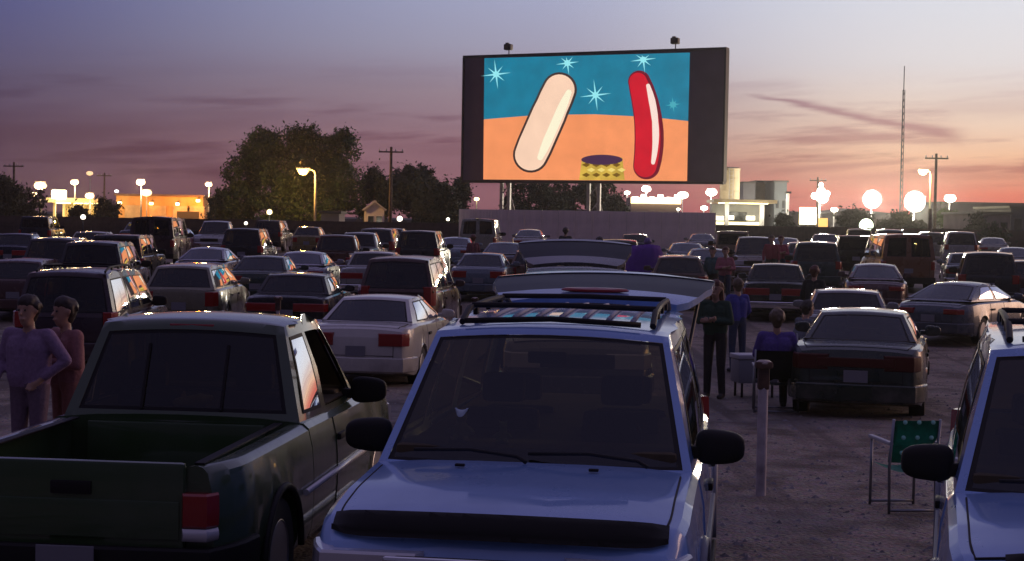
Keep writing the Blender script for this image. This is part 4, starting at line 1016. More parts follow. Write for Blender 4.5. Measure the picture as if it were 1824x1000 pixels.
def stations(s, y0, y1, prof):
    ys = set()
    ys.update(np.arange(y0, y1, .16).tolist()); ys.update((y0, y1))
    ys.update(p[0] for p in prof)
    for e in (0, .02, .06, .12, .2, .32, .5):
        ys.add(-s.L / 2 + e); ys.add(s.L / 2 - e)
    Rr = s.r * 1.16
    for yc in (s.ya, s.yr):
        for k in range(13): ys.add(yc - Rr * math.cos(PI * k / 12))
        ys.add(yc - Rr - .004); ys.add(yc + Rr + .004)
    ys = sorted(y for y in ys if y0 - 1e-9 <= y <= y1 + 1e-9)
    out = [ys[0]]
    for y in ys[1:]:
        if y - out[-1] > .0035: out.append(y)
    return out
def side_pts(s, y, zt, out=0.):
    """outer side of the body from the sill to the shoulder: (x, z)"""
    w = plan_w(s, y); e = s.L / 2 - abs(y)
    zb = s.gc + (.08 * (1 - e / .5) if e < .5 else 0)
    a = arch_z(s, y); h = zt - zb
    pts = [(w * .955, zb + .02), (w * .985, zb + .09), (w, zb + .36 * h), (w * .998, zb + .60 * h), (w * .985, zb + .80 * h), (w * .955, zt - .035), (w * .915, zt - .004)]
    if a is not None:
        a = min(a, zt - .05)
        fl = .012
        pts = [(x + fl, a) if z < a else (x, z) for x, z in pts]
    return [(x + out, z) for x, z in pts], zb, a
def body_section(s, y):
    zt = interp(s.top, y)
    sp, zb, a = side_pts(s, y, zt)
    w = plan_w(s, y)
    p1 = (w * .80, zb) if a is None else (w * .62, a)
    cr = s.crown
    return [(0, zb if a is None else a), p1] + sp + [(w * .62, zt + cr * .62), (w * .3, zt + cr * .92), (0, zt + cr)]
def bed_section(s, y):
    yb0, yb1, zr, zf = s.bed
    sp, zb, a = side_pts(s, y, zr)
    w = plan_w(s, y)
    p1 = (w * .80, zb) if a is None else (w * .62, a)
    xi = w * .80
    return [(0, zb if a is None else a), p1] + sp + [(w * .885, zr + .002), (xi + .015, zr), (xi, zr - .015), (xi, zf + .01), (xi - .05, zf), (0, zf)]
def loft(ys, secf):
    bm = bmesh.new(); prev = None; first = None
    for y in ys:
        h = secf(y)
        ring = [bm.verts.new((x, y, z)) for x, z in h] + [bm.verts.new((-x, y, z)) for x, z in h[-2:0:-1]]
        if prev:
            n = len(ring)
            for k in range(n):
                a, b, c, d = prev[k], prev[(k + 1) % n], ring[(k + 1) % n], ring[k]
                bm.faces.new((a, d, c, b))
        else: first = ring
        prev = ring
    bm.faces.new(first); bm.faces.new(prev[::-1])
    bmesh.ops.remove_doubles(bm, verts=bm.verts, dist=1e-5)
    bmesh.ops.recalc_face_normals(bm, faces=bm.faces)
    return bm
def coons_roof(s):
    pass
def cabin_parts(s, open_rear=False):
    """shell mesh and {window: mesh}; every window is a real opening with its pane set in"""
    bwf, bwr = s.bw; rwf, rwr = s.rw; yf, yr = s.base; tf, tr = s.roof; zf, zr = s.zbase; hf, hr = s.zroof
    def Fb(u): return Vector((u * bwf, yf + s.fb * (1 - u * u), zf))
    def Ft(u): return Vector((u * rwf, tf + s.ft * (1 - u * u), hf + s.roof_crown * (1 - u * u)))
    def Bb(u): return Vector((u * bwr, yr - s.rb * (1 - u * u), zr))
    def Bt(u): return Vector((u * rwr, tr - s.rt * (1 - u * u), hr + s.roof_crown * (1 - u * u)))
    def Sb(t): return Vector((bwr + (bwf - bwr) * t + .025 * math.sin(PI * t), yr + (yf - yr) * t, zr + (zf - zr) * t))
    def St(t): return Vector((rwr + (rwf - rwr) * t + .02 * math.sin(PI * t), tr + (tf - tr) * t, hr + (hf - hr) * t + s.roof_arch * math.sin(PI * t)))
    def front(u, v): return Fb(u).lerp(Ft(u), v)
    def rear(u, v): return Bb(u).lerp(Bt(u), v)
    def side(t, v):
        p = Sb(t).lerp(St(t), v); p.x += .03 * math.sin(PI * v) * math.sqrt(max(0, math.sin(PI * t))); return p
    def roof(u, t):
        A = Bt(u).lerp(Ft(u), t)
        Lc = St(t).copy(); Lc.x *= -1; B = Lc.lerp(St(t), (u + 1) / 2)
        c = lambda uu, tt: (Bt if tt == 0 else Ft)(uu)
        a = (u + 1) / 2
        C = c(-1, 0) * (1 - a) * (1 - t) + c(1, 0) * a * (1 - t) + c(-1, 1) * (1 - a) * t + c(1, 1) * a * t
        return A + B - C
    shell = bmesh.new(); lay = shell.faces.layers.int.new('patch')
    wins = {}
    def grid(pid, fn, us, vs, opens, flip=False):
        """opens: (name, u0, u1, v0, v1)"""
        us = set(us); vs = set(vs)
        m = .022
        for n, a, b, c, d in opens:
            us.update((a, b)); vs.update((c, d))
        us = sorted(us); vs = sorted(vs)
        for i in range(len(us) - 1):
            for j in range(len(vs) - 1):
                uc, vc = (us[i] + us[i + 1]) / 2, (vs[j] + vs[j + 1]) / 2
                if any(a < uc < b and c < vc < d for n, a, b, c, d in opens): continue
                q_ = [fn(us[i], vs[j]), fn(us[i + 1], vs[j]), fn(us[i + 1], vs[j + 1]), fn(us[i], vs[j + 1])]
                if flip: q_ = q_[::-1]
                f = shell.faces.new([shell.verts.new(p) for p in q_]); f[lay] = pid
        for n, a, b, c, d in opens:
            bm = bmesh.new()
            du = fn(a, (c + d) / 2) - fn(b, (c + d) / 2); dv = fn((a + b) / 2, c) - fn((a + b) / 2, d)
            mu = .025 * (b - a) / max(.05, du.length); mv = .025 * (d - c) / max(.05, dv.length)
            uu = [a, a + mu] + [a + mu + (b - a - 2 * mu) * k / 6 for k in range(1, 6)] + [b - mu, b]
            vv = [c, c + mv] + [c + mv + (d - c - 2 * mv) * k / 3 for k in range(1, 3)] + [d - mv, d]
            cen = Vector((0, (yf + yr) / 2, (zf + hf) / 2))
            for i in range(len(uu) - 1):
                for j in range(len(vv) - 1):
                    q_ = [fn(uu[i], vv[j]), fn(uu[i + 1], vv[j]), fn(uu[i + 1], vv[j + 1]), fn(uu[i], vv[j + 1])]
                    if flip: q_ = q_[::-1]
                    edge = i == 0 or j == 0 or i == len(uu) - 2 or j == len(vv) - 2
                    nn = (q_[1] - q_[0]).cross(q_[3] - q_[0])
                    nn = nn.normalized() if nn.length > 1e-9 else Vector((0, 0, 1))
                    f = bm.faces.new([bm.verts.new(p - nn * .004) for p in q_]); f.material_index = 1 if edge else 0
            bmesh.ops.remove_doubles(bm, verts=bm.verts, dist=1e-3)
            wins[n] = finish(bm, n, 40)
    lin_ = lambda a, b, n: [a + (b - a) * k / n for k in range(n + 1)]
    grid(1, front, lin_(-1, 1, 8), [0, 1], [('windshield', -.945, .945, .03, .945)], flip=True)
    rv = s.rear_win_v
    if not open_rear:
        if getattr(s, 'split_rear', False):
            grid(2, rear, lin_(-1, 1, 8), [0, 1], [('rear_window', -.84, -.10, *rv), ('rear_window_b', .10, .84, *rv)])
        else:
            grid(2, rear, lin_(-1, 1, 8), [0, 1], [('rear_window', -.90, .90, *rv)])
    else:
        grid(2, rear, lin_(-1, 1, 8), [0, 1], [('opening', -.93, .93, .0, .96)])
        wins.pop('opening')
    sw = [('side_window_%d' % i, a, b, .09, .88) for i, (a, b) in enumerate(s.side)]
    grid(3, side, lin_(0, 1, 10), [0, .5, 1], sw, flip=True)
    sideL = lambda t, v: Vector((-side(t, v).x, side(t, v).y, side(t, v).z))
    grid(4, sideL, lin_(0, 1, 10), [0, .5, 1], [('l' + n, a, b, c, d) for n, a, b, c, d in sw])
    grid(5, roof, lin_(-1, 1, 8), lin_(0, 1, 10), [])
    bmesh.ops.remove_doubles(shell, verts=shell.verts, dist=1e-4)
    ed = [e for e in shell.edges if len(e.link_faces) == 2 and e.link_faces[0][lay] != e.link_faces[1][lay]]
    bmesh.ops.bevel(shell, geom=ed, offset=.038, segments=3, profile=.5, affect='EDGES', clamp_overlap=True)
    # thickness so the pillars are solid
    bmesh.ops.recalc_face_normals(shell, faces=shell.faces)
    return finish(shell, 'cabin', 35), wins, (side, roof, rear)
def strip_mesh(s, front, sgn, x_from, z0, z1, off=.012, wrap=.18, rz=0.):
    """a lamp or bumper skin that follows the corner of the plan: sgn 0 = whole width"""
    end = s.L / 2 if front else -s.L / 2
    ys = [abs(end) - e for e in (wrap, wrap * .6, wrap * .35, .06, .02, 0.) if e <= wrap]
    path = [(plan_w(s, y) + off, (y + (off if y == abs(end) else off * .5)) * (1 if front else -1)) for y in ys]
    xe = path[-1][0]
    inner = [(xe * k, path[-1][1]) for k in (.85, .7)]
    if sgn == 0:
        half = path + [(xe * k, path[-1][1] + (.02 * (1 - k) * (1 if front else -1))) for k in (.8, .55, .3)]
        pts = half + [(0, half[-1][1] + (.01 if front else -.01))] + [(-x, y) for x, y in half[::-1]]
    else:
        xi = max(.05, plan_w(s, end) - x_from)
        pts = [(x, y) for x, y in path if x >= xi] + [(xi, path[-1][1])]
        pts = [(x * sgn, y) for x, y in pts]
    bm = bmesh.new()
    dz = [(z0, -.012), (z0 + .012, 0), ((z0 + z1) / 2, .006), (z1 - .012, 0), (z1, -.012)]
    rows = []
    for z, o in dz:
        row = []
        for i, (x, y) in enumerate(pts):
            d = Vector((x, y * 1.0, 0)); c = Vector((0, end * .6, 0)); nrm = (d - c).normalized()
            row.append(bm.verts.new((x + nrm.x * o, y + nrm.y * o, z)))
        rows.append(row)
    back = []
    for row in (rows[0], rows[-1]):
        br = []
        for v in row:
            c = Vector((0, end * .6, v.co.z)); nrm = (v.co - c).normalized()
            br.append(bm.verts.new(v.co - nrm * .07))
        back.append(br)
    allr = [back[0]] + rows + [back[1]]
    for a, b in zip(allr, allr[1:]):
        for k in range(len(a) - 1): bm.faces.new((a[k], a[k + 1], b[k + 1], b[k]))
    for k in (0, -1):
        bm.faces.new([r_[k] for r_ in allr])
    bmesh.ops.recalc_face_normals(bm, faces=bm.faces)
    return finish(bm, 'strip', 35)
def door_mesh(s, y0, y1, sgn, secf_top):
    bm = bmesh.new(); rows = []
    for o in (.0055, -.02):
        n = 10
        for y in [y0 + (y1 - y0) * k / n for k in range(n + 1)]:
            sp, zb, a = side_pts(s, y, secf_top(y), o)
            rows.append([bm.verts.new((sgn * x, y, z)) for x, z in sp[1:6]])
    n1 = len(rows) // 2; A = rows[:n1]; B = rows[n1:]
    for M_ in (A, B):
        for a, b in zip(M_, M_[1:]):
            for k in range(len(a) - 1): bm.faces.new((a[k], a[k + 1], b[k + 1], b[k]))
    for k in (0, -1):
        for i in range(len(A[0]) - 1): bm.faces.new((A[k][i], A[k][i + 1], B[k][i + 1], B[k][i]))
        for i in range(n1 - 1): bm.faces.new((A[i][k], A[i + 1][k], B[i + 1][k], B[i][k]))
    bmesh.ops.recalc_face_normals(bm, faces=bm.faces)
    return finish(bm, 'door', 30)
def wheel_mesh(r, w):
    bm = bmesh.new()
    lathe(bm, [(r * .64, -w * .46), (r * .80, -w * .5), (r * .95, -w * .48), (r, -w * .36), (r, w * .36), (r * .95, w * .48), (r * .80, w * .5), (r * .64, w * .46), (r * .60, w * .3), (r * .6, -w * .3), (r * .64, -w * .46)], 28)
    bmesh.ops.recalc_face_normals(bm, faces=bm.faces)
    ty = finish(bm, 'wheel', 40)
    bm = bmesh.new()
    lathe(bm, [(r * .66, w * .44), (r * .62, w * .47), (r * .58, w * .40), (r * .56, w * .22), (r * .1, w * .20)], 28)
    lathe(bm, [(.001, w * .42), (r * .14, w * .42), (r * .17, w * .36), (r * .17, w * .2)], 16)
    for k in range(5):
        a = 2 * PI * k / 5
        box(bm, (w * .33, math.cos(a) * r * .36, math.sin(a) * r * .36), (w * .16, r * .17, r * .48), rot=Euler((a + PI / 2 - PI / 1 + PI / 2 * 1 - PI / 2, 0, 0)).to_matrix().to_4x4() @ Matrix.Identity(4) if False else Matrix.Rotation(a - PI / 2, 4, 'X'))
    bmesh.ops.recalc_face_normals(bm, faces=bm.faces)
    return ty, finish(bm, 'rim', 35)
def mirror_mesh(sgn, big):
    bm = bmesh.new(); k = 1.12 if big else .95
    bmesh.ops.create_icosphere(bm, subdivisions=3, radius=1)
    for v in bm.verts:
        p = [math.copysign(abs(c) ** .62, c) for c in v.co]
        v.co = Vector((p[0] * .118 * k, p[1] * .062 if p[1] > 0 else p[1] * .03, p[2] * .082 * k * (1 - .12 * sgn * p[0])))
    box(bm, (-sgn * .12 * k, .02, -.03), (.13, .05, .07), bevel=.015)
    f = finish(bm, 'mirror', 40); return f
def seat_mesh():
    bm = bmesh.new()
    box(bm, (0, 0, .28), (.46, .13, .62), rot=(.18, 0, 0), bevel=.05)
    box(bm, (0, -.10, .70), (.26, .09, .18), rot=(.1, 0, 0), bevel=.04)
    box(bm, (0, .25, .0), (.48, .50, .14), bevel=.04)
    return finish(bm, 'seat', 40)
PROTO = {}
BEDM = mat('scuffed bed liner', (.03, .03, .028), .6, noise=(7, .5, 1.9))
def top_at(s):
    return lambda y: interp(s.top, y) if (not s.bed or y >= s.bed[1]) else s.bed[2]
def proto(kind, open_rear=False):
    key = (kind, open_rear)
    if key in PROTO: return PROTO[key]
    s = SPECS[kind]; P = []           # (name, mesh, mats, loc, child list)
    hl_ = s.L / 2
    y0 = s.bed[1] + .012 if s.bed else -hl_
    body = finish(loft(stations(s, y0, hl_, s.top), lambda y: body_section(s, y)), 'body', 32)
    P.append(('body', body, ['PAINT'], None, []))
    shell, wins, fns = cabin_parts(s, open_rear)
    P.append(('cabin', shell, ['PAINT'], None, []))
    for n, me in wins.items():
        nm = 'windshield' if n == 'windshield' else ('rear_window' if n.startswith('rear') else 'side_window')
        P.append((nm, me, [GLASS, TRIM], None, []))
    # dark lining below the window line, dashboard and seats
    bm = bmesh.new()
    yf, yr = s.base; zf, zr = s.zbase
    box(bm, (0, (yf + yr) / 2 + .0, max(zf, zr) + s.crown + .006), (min(s.bw) * 1.94, (yf - yr) * .96, .012))
    P.append(('cabin_floor', finish(bm, 'cabin_floor'), [INTERIOR], None, []))
    bm = bmesh.new(); box(bm, (0, yf - .22, zf + .05), (s.bw[0] * 1.8, .36, .10), bevel=.03)
    box(bm, (-.36, yf - .46, zf + .06), (.30, .06, .05), bevel=.02)
    P.append(('dashboard', finish(bm, 'dashboard', 40), [INTERIOR], None, []))
    st_ = seat_mesh()
    rows = [yf - 1.25] + ([max(yf - 2.1, s.roof[1] + .16)] if not s.bed else [])
    for ry in rows:
        for sx in (-.36, .36): P.append(('seat', st_, [SEATM], (sx, ry, zf - (.42 if ry > yf - 1.4 else .50)), []))
    # bed of a pickup
    if s.bed:
        b0, b1, zr_, zf_ = s.bed
        ysb = stations(s, b0 + .05, b1, [])
        P.append(('cargo_bed', finish(loft(ysb, lambda y: bed_section(s, y)), 'cargo_bed', 32), ['PAINT'], None, []))
        w = plan_w(s, b0) - .01
        bm = bmesh.new(); box(bm, (0, b0 + .03, (zr_ + zf_ - .08) / 2 + .01), (w * 1.70, .055, zr_ - zf_ + .10), bevel=.018)
        hb = bmesh.new(); box(hb, (0, b0 - .004, zr_ - .12), (.22, .02, .07), bevel=.008)
        em = bmesh.new(); box(em, (0, b0 - .001, .76), (1.16, .016, .20), bevel=.007)
        P.append(('tailgate', finish(bm, 'tailgate', 40), ['PAINT'], None, [('handle', finish(hb, 'handle', 40), [TRIM], None), ('tailgate_panel', finish(em, 'tailgate_panel', 40), ['PAINT'], None)]))
        bm = bmesh.new(); box(bm, (0, b1 - .05, (zr_ + zf_) / 2), (w * 1.62, .05, zr_ - zf_ - .01), bevel=.01)
        P.append(('bed_front_wall', finish(bm, 'bed_front_wall', 40), ['PAINT'], None, []))
        for sx in (-1, 1):
            bm = bmesh.new(); box(bm, (sx * .60, s.yr, zf_ + .10), (.22, .86, .22), bevel=.05)
            P.append(('wheel_housing', finish(bm, 'wheel_housing', 40), [TRIM], None, []))
        bm = bmesh.new(); box(bm, (0, (b0 + b1) / 2, zf_ + .012), (w * 1.55, (b1 - b0) - .16, .014))
        P.append(('bed_liner', finish(bm, 'bed_liner'), [BEDM], None, []))
        rb_ = bmesh.new(); box(rb_, (0, 0, 0), (.06, (b1 - b0) - .2, .018), bevel=.006); rbm = finish(rb_, 'bed_rib', 40)
        for k in range(9): P.append(('bed_rib', rbm, [BEDM], (-.56 + .14 * k, (b0 + b1) / 2, zf_ + .026), []))
        for sx in (-1, 1):
            bm = bmesh.new(); box(bm, (sx * w * .93, (b0 + b1) / 2 + .02, zr_ + .008), (.055, b1 - b0 - .14, .014), bevel=.005)
            P.append(('bed_rail', finish(bm, 'bed_rail', 40), [TRIM], None, []))
    tp = top_at(s)
    for (d0, d1) in s.doors:
        for sg in (-1, 1):
            hb = bmesh.new()
            yh = d0 + .12; sp, _, _ = side_pts(s, yh, tp(yh))
            box(hb, (sg * (sp[4][0] + .016), yh, sp[4][1] - .02), (.035, .20, .045), bevel=.012)
            P.append(('door', door_mesh(s, d0, d1, sg, tp), ['PAINT'], None, [('handle', finish(hb, 'handle', 40), [TRIM], None)]))
    def top_patch(name, y0_, y1_, wf, off=.006):
        bm = bmesh.new(); rows_ = []
        for o in (off, -.02):
            for k in range(13):
                y_ = y0_ + (y1_ - y0_) * k / 12; w = plan_w(s, y_); zt = interp(s.top, y_); row = []
                xm_ = wf * w
                for j in range(-8, 9):
                    x = xm_ * j / 8 * (1 - .0 * k); row.append(bm.verts.new((x, y_, float(np.interp(abs(x), [0, .3 * w, .62 * w, .915 * w], [zt + s.crown, zt + s.crown * .92, zt + s.crown * .62, zt - .004])) + o)))
                rows_.append(row)
        A, B = rows_[:13], rows_[13:]
        for a, b in zip(A, A[1:]):
            for k in range(16): bm.faces.new((a[k], a[k + 1], b[k + 1], b[k]))
        for i in range(12):
            for k in (0, 16): bm.faces.new((A[i][k], A[i + 1][k], B[i + 1][k], B[i][k]))
        for i in (0, 12):
            for k in range(16): bm.faces.new((A[i][k], A[i][k + 1], B[i][k + 1], B[i][k]))
        bmesh.ops.remove_doubles(bm, verts=bm.verts, dist=1e-5); bmesh.ops.recalc_face_normals(bm, faces=bm.faces)
        seam = bmesh.new()
        edge = [A[i][0].co.copy() for i in range(13)] + [A[12][k].co.copy() for k in range(1, 17)] + [A[i][16].co.copy() for i in range(11, -1, -1)]
        tube(seam, [p - Vector((0, 0, .003)) for p in edge], .0065, 5)
        P.append((name, finish(bm, name, 32), ['PAINT'], None, [('shut_line', finish(seam, 'shut_line', 40), [TRIM], None)]))
    top_patch('hood', s.base[0] + .14, s.top[-4][0] + .02, .86)
    if kind.startswith('sedan') or kind == 'coupe': top_patch('boot_lid', s.top[3][0] - .05, s.base[1] - .07, .80)
    ty, rim = wheel_mesh(s.r, s.wheel_w)
    for yc in (s.ya, s.yr):
        for sg in (-1, 1):
            xw = sg * (s.W / 2 * .985 - s.wheel_w / 2)
            P.append(('wheel', ty, [RUBBER], (xw, yc, s.r), [('rim', rim, [ALLOY], None)], 0 if sg > 0 else PI))
    for sg in (-1, 1):
        P.append(('headlight', strip_mesh(s, True, sg, .42, *s.hl, off=.006, wrap=.26), [CLEARLENS], None, []))
        if not s.bed:
            P.append(('tail_light', strip_mesh(s, False, sg, s.tlw, *s.tl, off=.010, wrap=.16), [REDLENS], None, []))
        else:
            tl = strip_mesh(s, False, sg, s.tlw, s.tl[0], s.tl[1], off=.012, wrap=.07)
            rv_ = strip_mesh(s, False, sg, s.tlw, s.tl[0] - .07, s.tl[0] - .004, off=.012, wrap=.07)
            P.append(('tail_light', tl, [REDLENS], None, [('reversing_lamp', rv_, [CLEARLENS], None)]))
        xm = plan_w(s, s.base[0] - .3); zm = s.zbase[0] + .10
        big = kind in ('suv', 'suv_box', 'pickup', 'van')
        P.append(('side_mirror', mirror_mesh(sg, big), [TRIM] if big else ['PAINT'], (sg * (xm + .06), s.base[0] - .36, zm), []))
    bmat = [TRIM] if kind in ('suv_box', 'van') else ([CHROME] if kind in ('pickup', 'sedan_box') else ['PAINT'])
    P.append(('front_bumper', strip_mesh(s, True, 0, 0, *s.bump_z, off=.035, wrap=.5), bmat, None, []))
    P.append(('rear_bumper', strip_mesh(s, False, 0, 0, *s.bump_z, off=.035, wrap=.45), bmat, None, []))
    bm = bmesh.new()
    zgr = (s.hl[0] + s.hl[1]) / 2
    box(bm, (0, hl_ + .012, zgr), (.86, .05, s.hl[1] - s.hl[0] - .02), bevel=.012)
    P.append(('grille', finish(bm, 'grille', 40), [TRIM], None, []))
    bm = bmesh.new(); zp = s.plate_z
    yp = -hl_ - (.085 if s.bump_z[0] < zp < s.bump_z[1] else .012)
    box(bm, (0, yp, zp), (.31, .012, .16), bevel=.004)
    P.append(('licence_plate', finish(bm, 'licence_plate'), [PLATE], None, []))
    if not s.bed and not open_rear:   # boot or tailgate outline
        bm = bmesh.new(); zt = s.tl[1]; xw = plan_w(s, -hl_) * .82
        for sg in (-1, 1): box(bm, (sg * xw, -hl_ - .0015, (s.bump_z[1] + zt) / 2), (.008, .006, zt - s.bump_z[1]))
        box(bm, (0, -hl_ - .0015, s.bump_z[1] + .03), (xw * 2, .006, .008))
        P.append(('boot_seam', finish(bm, 'boot_seam'), [TRIM], None, []))
    PROTO[key] = (P, fns)
    return PROTO[key]
def vehicle(kind, name, x, y, yaw, pmat, label, cat, away=True, open_rear=False, group='vehicles parked in the drive-in field', z=None, skip=(), glass=None, scale=1., swap=None, tilt=0.):
    """x, y: where the middle of the wheelbase stands; yaw turns it anticlockwise from facing the screen"""
    z = zg(y) if z is None else z
    P, fns = proto(kind, open_rear)
    root = empty(name, (x, y, z), yaw + (0 if away else PI), tilt, label, cat, group)
    root.scale = (scale,) * 3 if isinstance(scale, (int, float)) else scale
    for part in P:
        nm, me, mats, loc, kids = part[:5]
        if nm in skip: continue
        sw = (swap or {}).get(nm)
        mm = [sw] if sw else [pmat if m == 'PAINT' else (glass if (glass and m is GLASS) else m) for m in mats]
        o = mobj(nm, me, mm, root, loc)
        if len(part) > 5 and part[5]: o.rotation_euler = (0, 0, part[5])
        for kn, km, kmats, kl in kids:
            mobj(kn, km, [pmat if m == 'PAINT' else m for m in kmats], o, kl)
    return root
def roof_rack(root, kind, z_up=.055, bars=2):
    s = SPECS[kind]; tf, tr = s.roof; hz = s.zroof[0]
    arch = lambda t: hz + s.roof_arch * math.sin(PI * t) + .03
    X = min(s.rw) - .07
    for sg in (-1, 1):
        bm = bmesh.new()
        pts = []
        for k in range(9):
            t = .10 + .80 * k / 8; up = z_up if 0 < k < 8 else .0
            pts.append((sg * X, tr + (tf - tr) * t, arch(t) + up))
        tube(bm, pts, .019, 8)
        for k in (2, 4, 6):
            t = .10 + .80 * k / 8
            box(bm, (sg * X, tr + (tf - tr) * t, arch(t) + z_up / 2), (.03, .07, z_up), bevel=.006)
        mobj('roof_rail', finish(bm, 'roof_rail', 40), TRIM, root)
    for k in range(bars):
        t = .26 + .5 * k / max(1, bars - 1); bm = bmesh.new()
        tube(bm, [(-X, tr + (tf - tr) * t, arch(t) + z_up + .01), (0, tr + (tf - tr) * t, arch(t) + z_up + .02), (X, tr + (tf - tr) * t, arch(t) + z_up + .01)], .017, 8)
        mobj('roof_crossbar', finish(bm, 'roof_crossbar', 40), TRIM, root)
def open_liftgate(root, kind, pmat, ang, lamp=True):
    """liftgate hinged at the rear edge of the roof, swung up: body, pane, high brake lamp"""
    s = SPECS[kind]; tr = s.roof[1]; hz = s.zroof[1] + .02
    lg = bpy.data.objects.new('liftgate', None); link(lg, root)
    lg.location = (0, tr - .02, hz + .03); lg.rotation_euler = (-ang, 0, 0)
    # local: x across, -y away from the hinge, z outward
    rows = [(0, .60), (.10, .68), (.30, .74), (.58, .80), (.66, .83), (1.04, .85), (1.10, .82), (1.15, .76)]
    def bow(x, w, d): return .05 * (1 - (x / w) ** 2) - .02 * max(0, d - .6) ** 2 / .36
    bm = bmesh.new(); lay = []
    for th in (0, -.05):
        for d, w in rows:
            lay.append([bm.verts.new((w * k / 6, -d, bow(w * k / 6, w, d) + th)) for k in range(-6, 7)])
    n = len(rows); A, B = lay[:n], lay[n:]
    pane = bmesh.new()
    for M_, top in ((A, True), (B, False)):
        for i in range(n - 1):
            for k in range(12):
                q_ = (M_[i][k], M_[i][k + 1], M_[i + 1][k + 1], M_[i + 1][k])
                if i in (2, 3, 4):
                    if top: pane.faces.new([pane.verts.new(v.co + Vector((0, 0, -.008))) for v in q_])
                    continue
                bm.faces.new(q_)
    for i in range(n - 1):
        for k in (0, 12): bm.faces.new((A[i][k], A[i + 1][k], B[i + 1][k], B[i][k]))
    for i in (0, n - 1):
        for k in range(12): bm.faces.new((A[i][k], A[i][k + 1], B[i][k + 1], B[i][k]))
    bmesh.ops.recalc_face_normals(bm, faces=bm.faces)
    mobj('gate_panel', finish(bm, 'gate_panel', 35), pmat, lg)
    bmesh.ops.remove_doubles(pane, verts=pane.verts, dist=1e-4)
    bmesh.ops.recalc_face_normals(pane, faces=pane.faces)
    mobj('gate_window', finish(pane, 'gate_window', 40), mat('dark privacy glass', (.010, .012, .016), .38, 0, 0, spec=.12), lg)
    if lamp:
        bm = bmesh.new()
        lathe(bm, [(.001, .0), (.75, .0), (.98, .006), (1, .014), (.9, .024), (.001, .03)][::-1], 24, 'Z')
        for v in bm.verts: v.co = Vector((v.co.x * .25, v.co.y * .052 - .18, v.co.z + .048))
        mobj('high_brake_lamp', finish(bm, 'high_brake_lamp', 40), mat('dark red lens', (.30, .008, .012), .3, 0, .3), lg)
    for sg in (-1, 1):
        bm = bmesh.new(); tube(bm, [(sg * .66, tr - .10, s.zbase[1] + .25), (sg * .74, tr - .02 - .55 * math.cos(ang), hz + .55 * math.sin(ang) - .03)], .014, 8)
        mobj('gas_strut', finish(bm, 'gas_strut', 40), DARKMETAL, root)
    return lg
# ------------------------------------------------------------------ the parked vehicles
WHITEP = paint('white', (.20, .36, .68), .05, .28); SILVER = paint('silver', (.40, .41, .45), .5, .3)  # front SUV paint has the sky's blue reflection mixed in
def near_end(kind, x, y, yaw):
    h = SPECS[kind].L / 2; return x - math.sin(yaw) * h, y + math.cos(yaw) * h
def car(kind, px, d, yaw, pm, label, name=None, **kw):
    x = gx(px, d); cx_, cy_ = near_end(kind, x, d, yaw)
    rv_ = random.Random(label); base_k = kind
    if kind == 'sedan' and d > 29: kind = rv_.choice(['sedan', 'sedan_round', 'sedan_box'])
    if kind == 'suv' and d > 29: kind = rv_.choice(['suv', 'suv_box'])
    if d > 29: kw.setdefault('scale', (rv_.uniform(.97, 1.03), rv_.uniform(.94, 1.05), rv_.uniform(.96, 1.05)))
    cat = {'suv': 'SUV', 'minivan': 'minivan', 'van': 'van', 'pickup': 'pickup truck'}.get(base_k, 'car')
    nm = {'suv': 'parked_suv', 'minivan': 'minivan', 'van': 'cargo_van', 'pickup': 'pickup_truck', 'sedan': 'parked_sedan', 'coupe': 'parked_coupe', 'wagon': 'station_wagon', 'hatch': 'hatchback'}[base_k]
    return vehicle(kind, name or nm, cx_, cy_, yaw, pm, label, cat, **kw)
# --- the white SUV in front
yaw = -.143; cx_, cy_ = near_end('suv', -.07, 6.86, yaw)
suv = vehicle('suv', 'parked_suv', cx_, cy_, yaw, WHITEP, 'pale blue SUV facing the camera with raised liftgate and black hood deflector', 'SUV', away=False, open_rear=True, z=.13)
roof_rack(suv, 'suv', .06, 2)
open_liftgate(suv, 'suv', WHITEP, .145)
def hood_deflector(root, kind, y_, z_, w):
    bm = bmesh.new(); rows = []
    for dz, dy in ((-.045, .105), (-.02, .10), (.01, .078), (.038, .045), (.058, .01)):
        rows.append([bm.verts.new((w * k / 10, y_ + dy - .07 * (k / 10) ** 2 - .05 * (k / 10) ** 10, z_ + dz - .02 * (k / 10) ** 2 - .02 * (k / 10) ** 12 * (1 if dz > 0 else -1))) for k in range(-10, 11)])
    for a, b_ in zip(rows, rows[1:]):
        for k in range(20): bm.faces.new((a[k], a[k + 1], b_[k + 1], b_[k])).smooth = True
    bmesh.ops.solidify(bm, geom=bm.faces[:], thickness=.012)
    mobj('hood_deflector', bm, mat('smoked black acrylic', (.012, .011, .008), .35, spec=.3), root)
hood_deflector(suv, 'suv', 2.24, .985, .76)
def wipers(root, s):
    for x0, x1 in ((-.60, .02), (.02, .62)):
        y_ = s.base[0] + .03; z_ = s.zbase[0]
        bm = bmesh.new(); tube(bm, [(x0, y_ + .10, z_ + .05), (x0 + .05, y_ + .07, z_ + .075), ((x0 + x1) / 2, y_ + .05, z_ + .10), (x1, y_ + .02, z_ + .085)], .010, 6); mobj('wiper', bm, RUBBER, root)
wipers(suv, SPECS['suv'])
S = SPECS['suv']
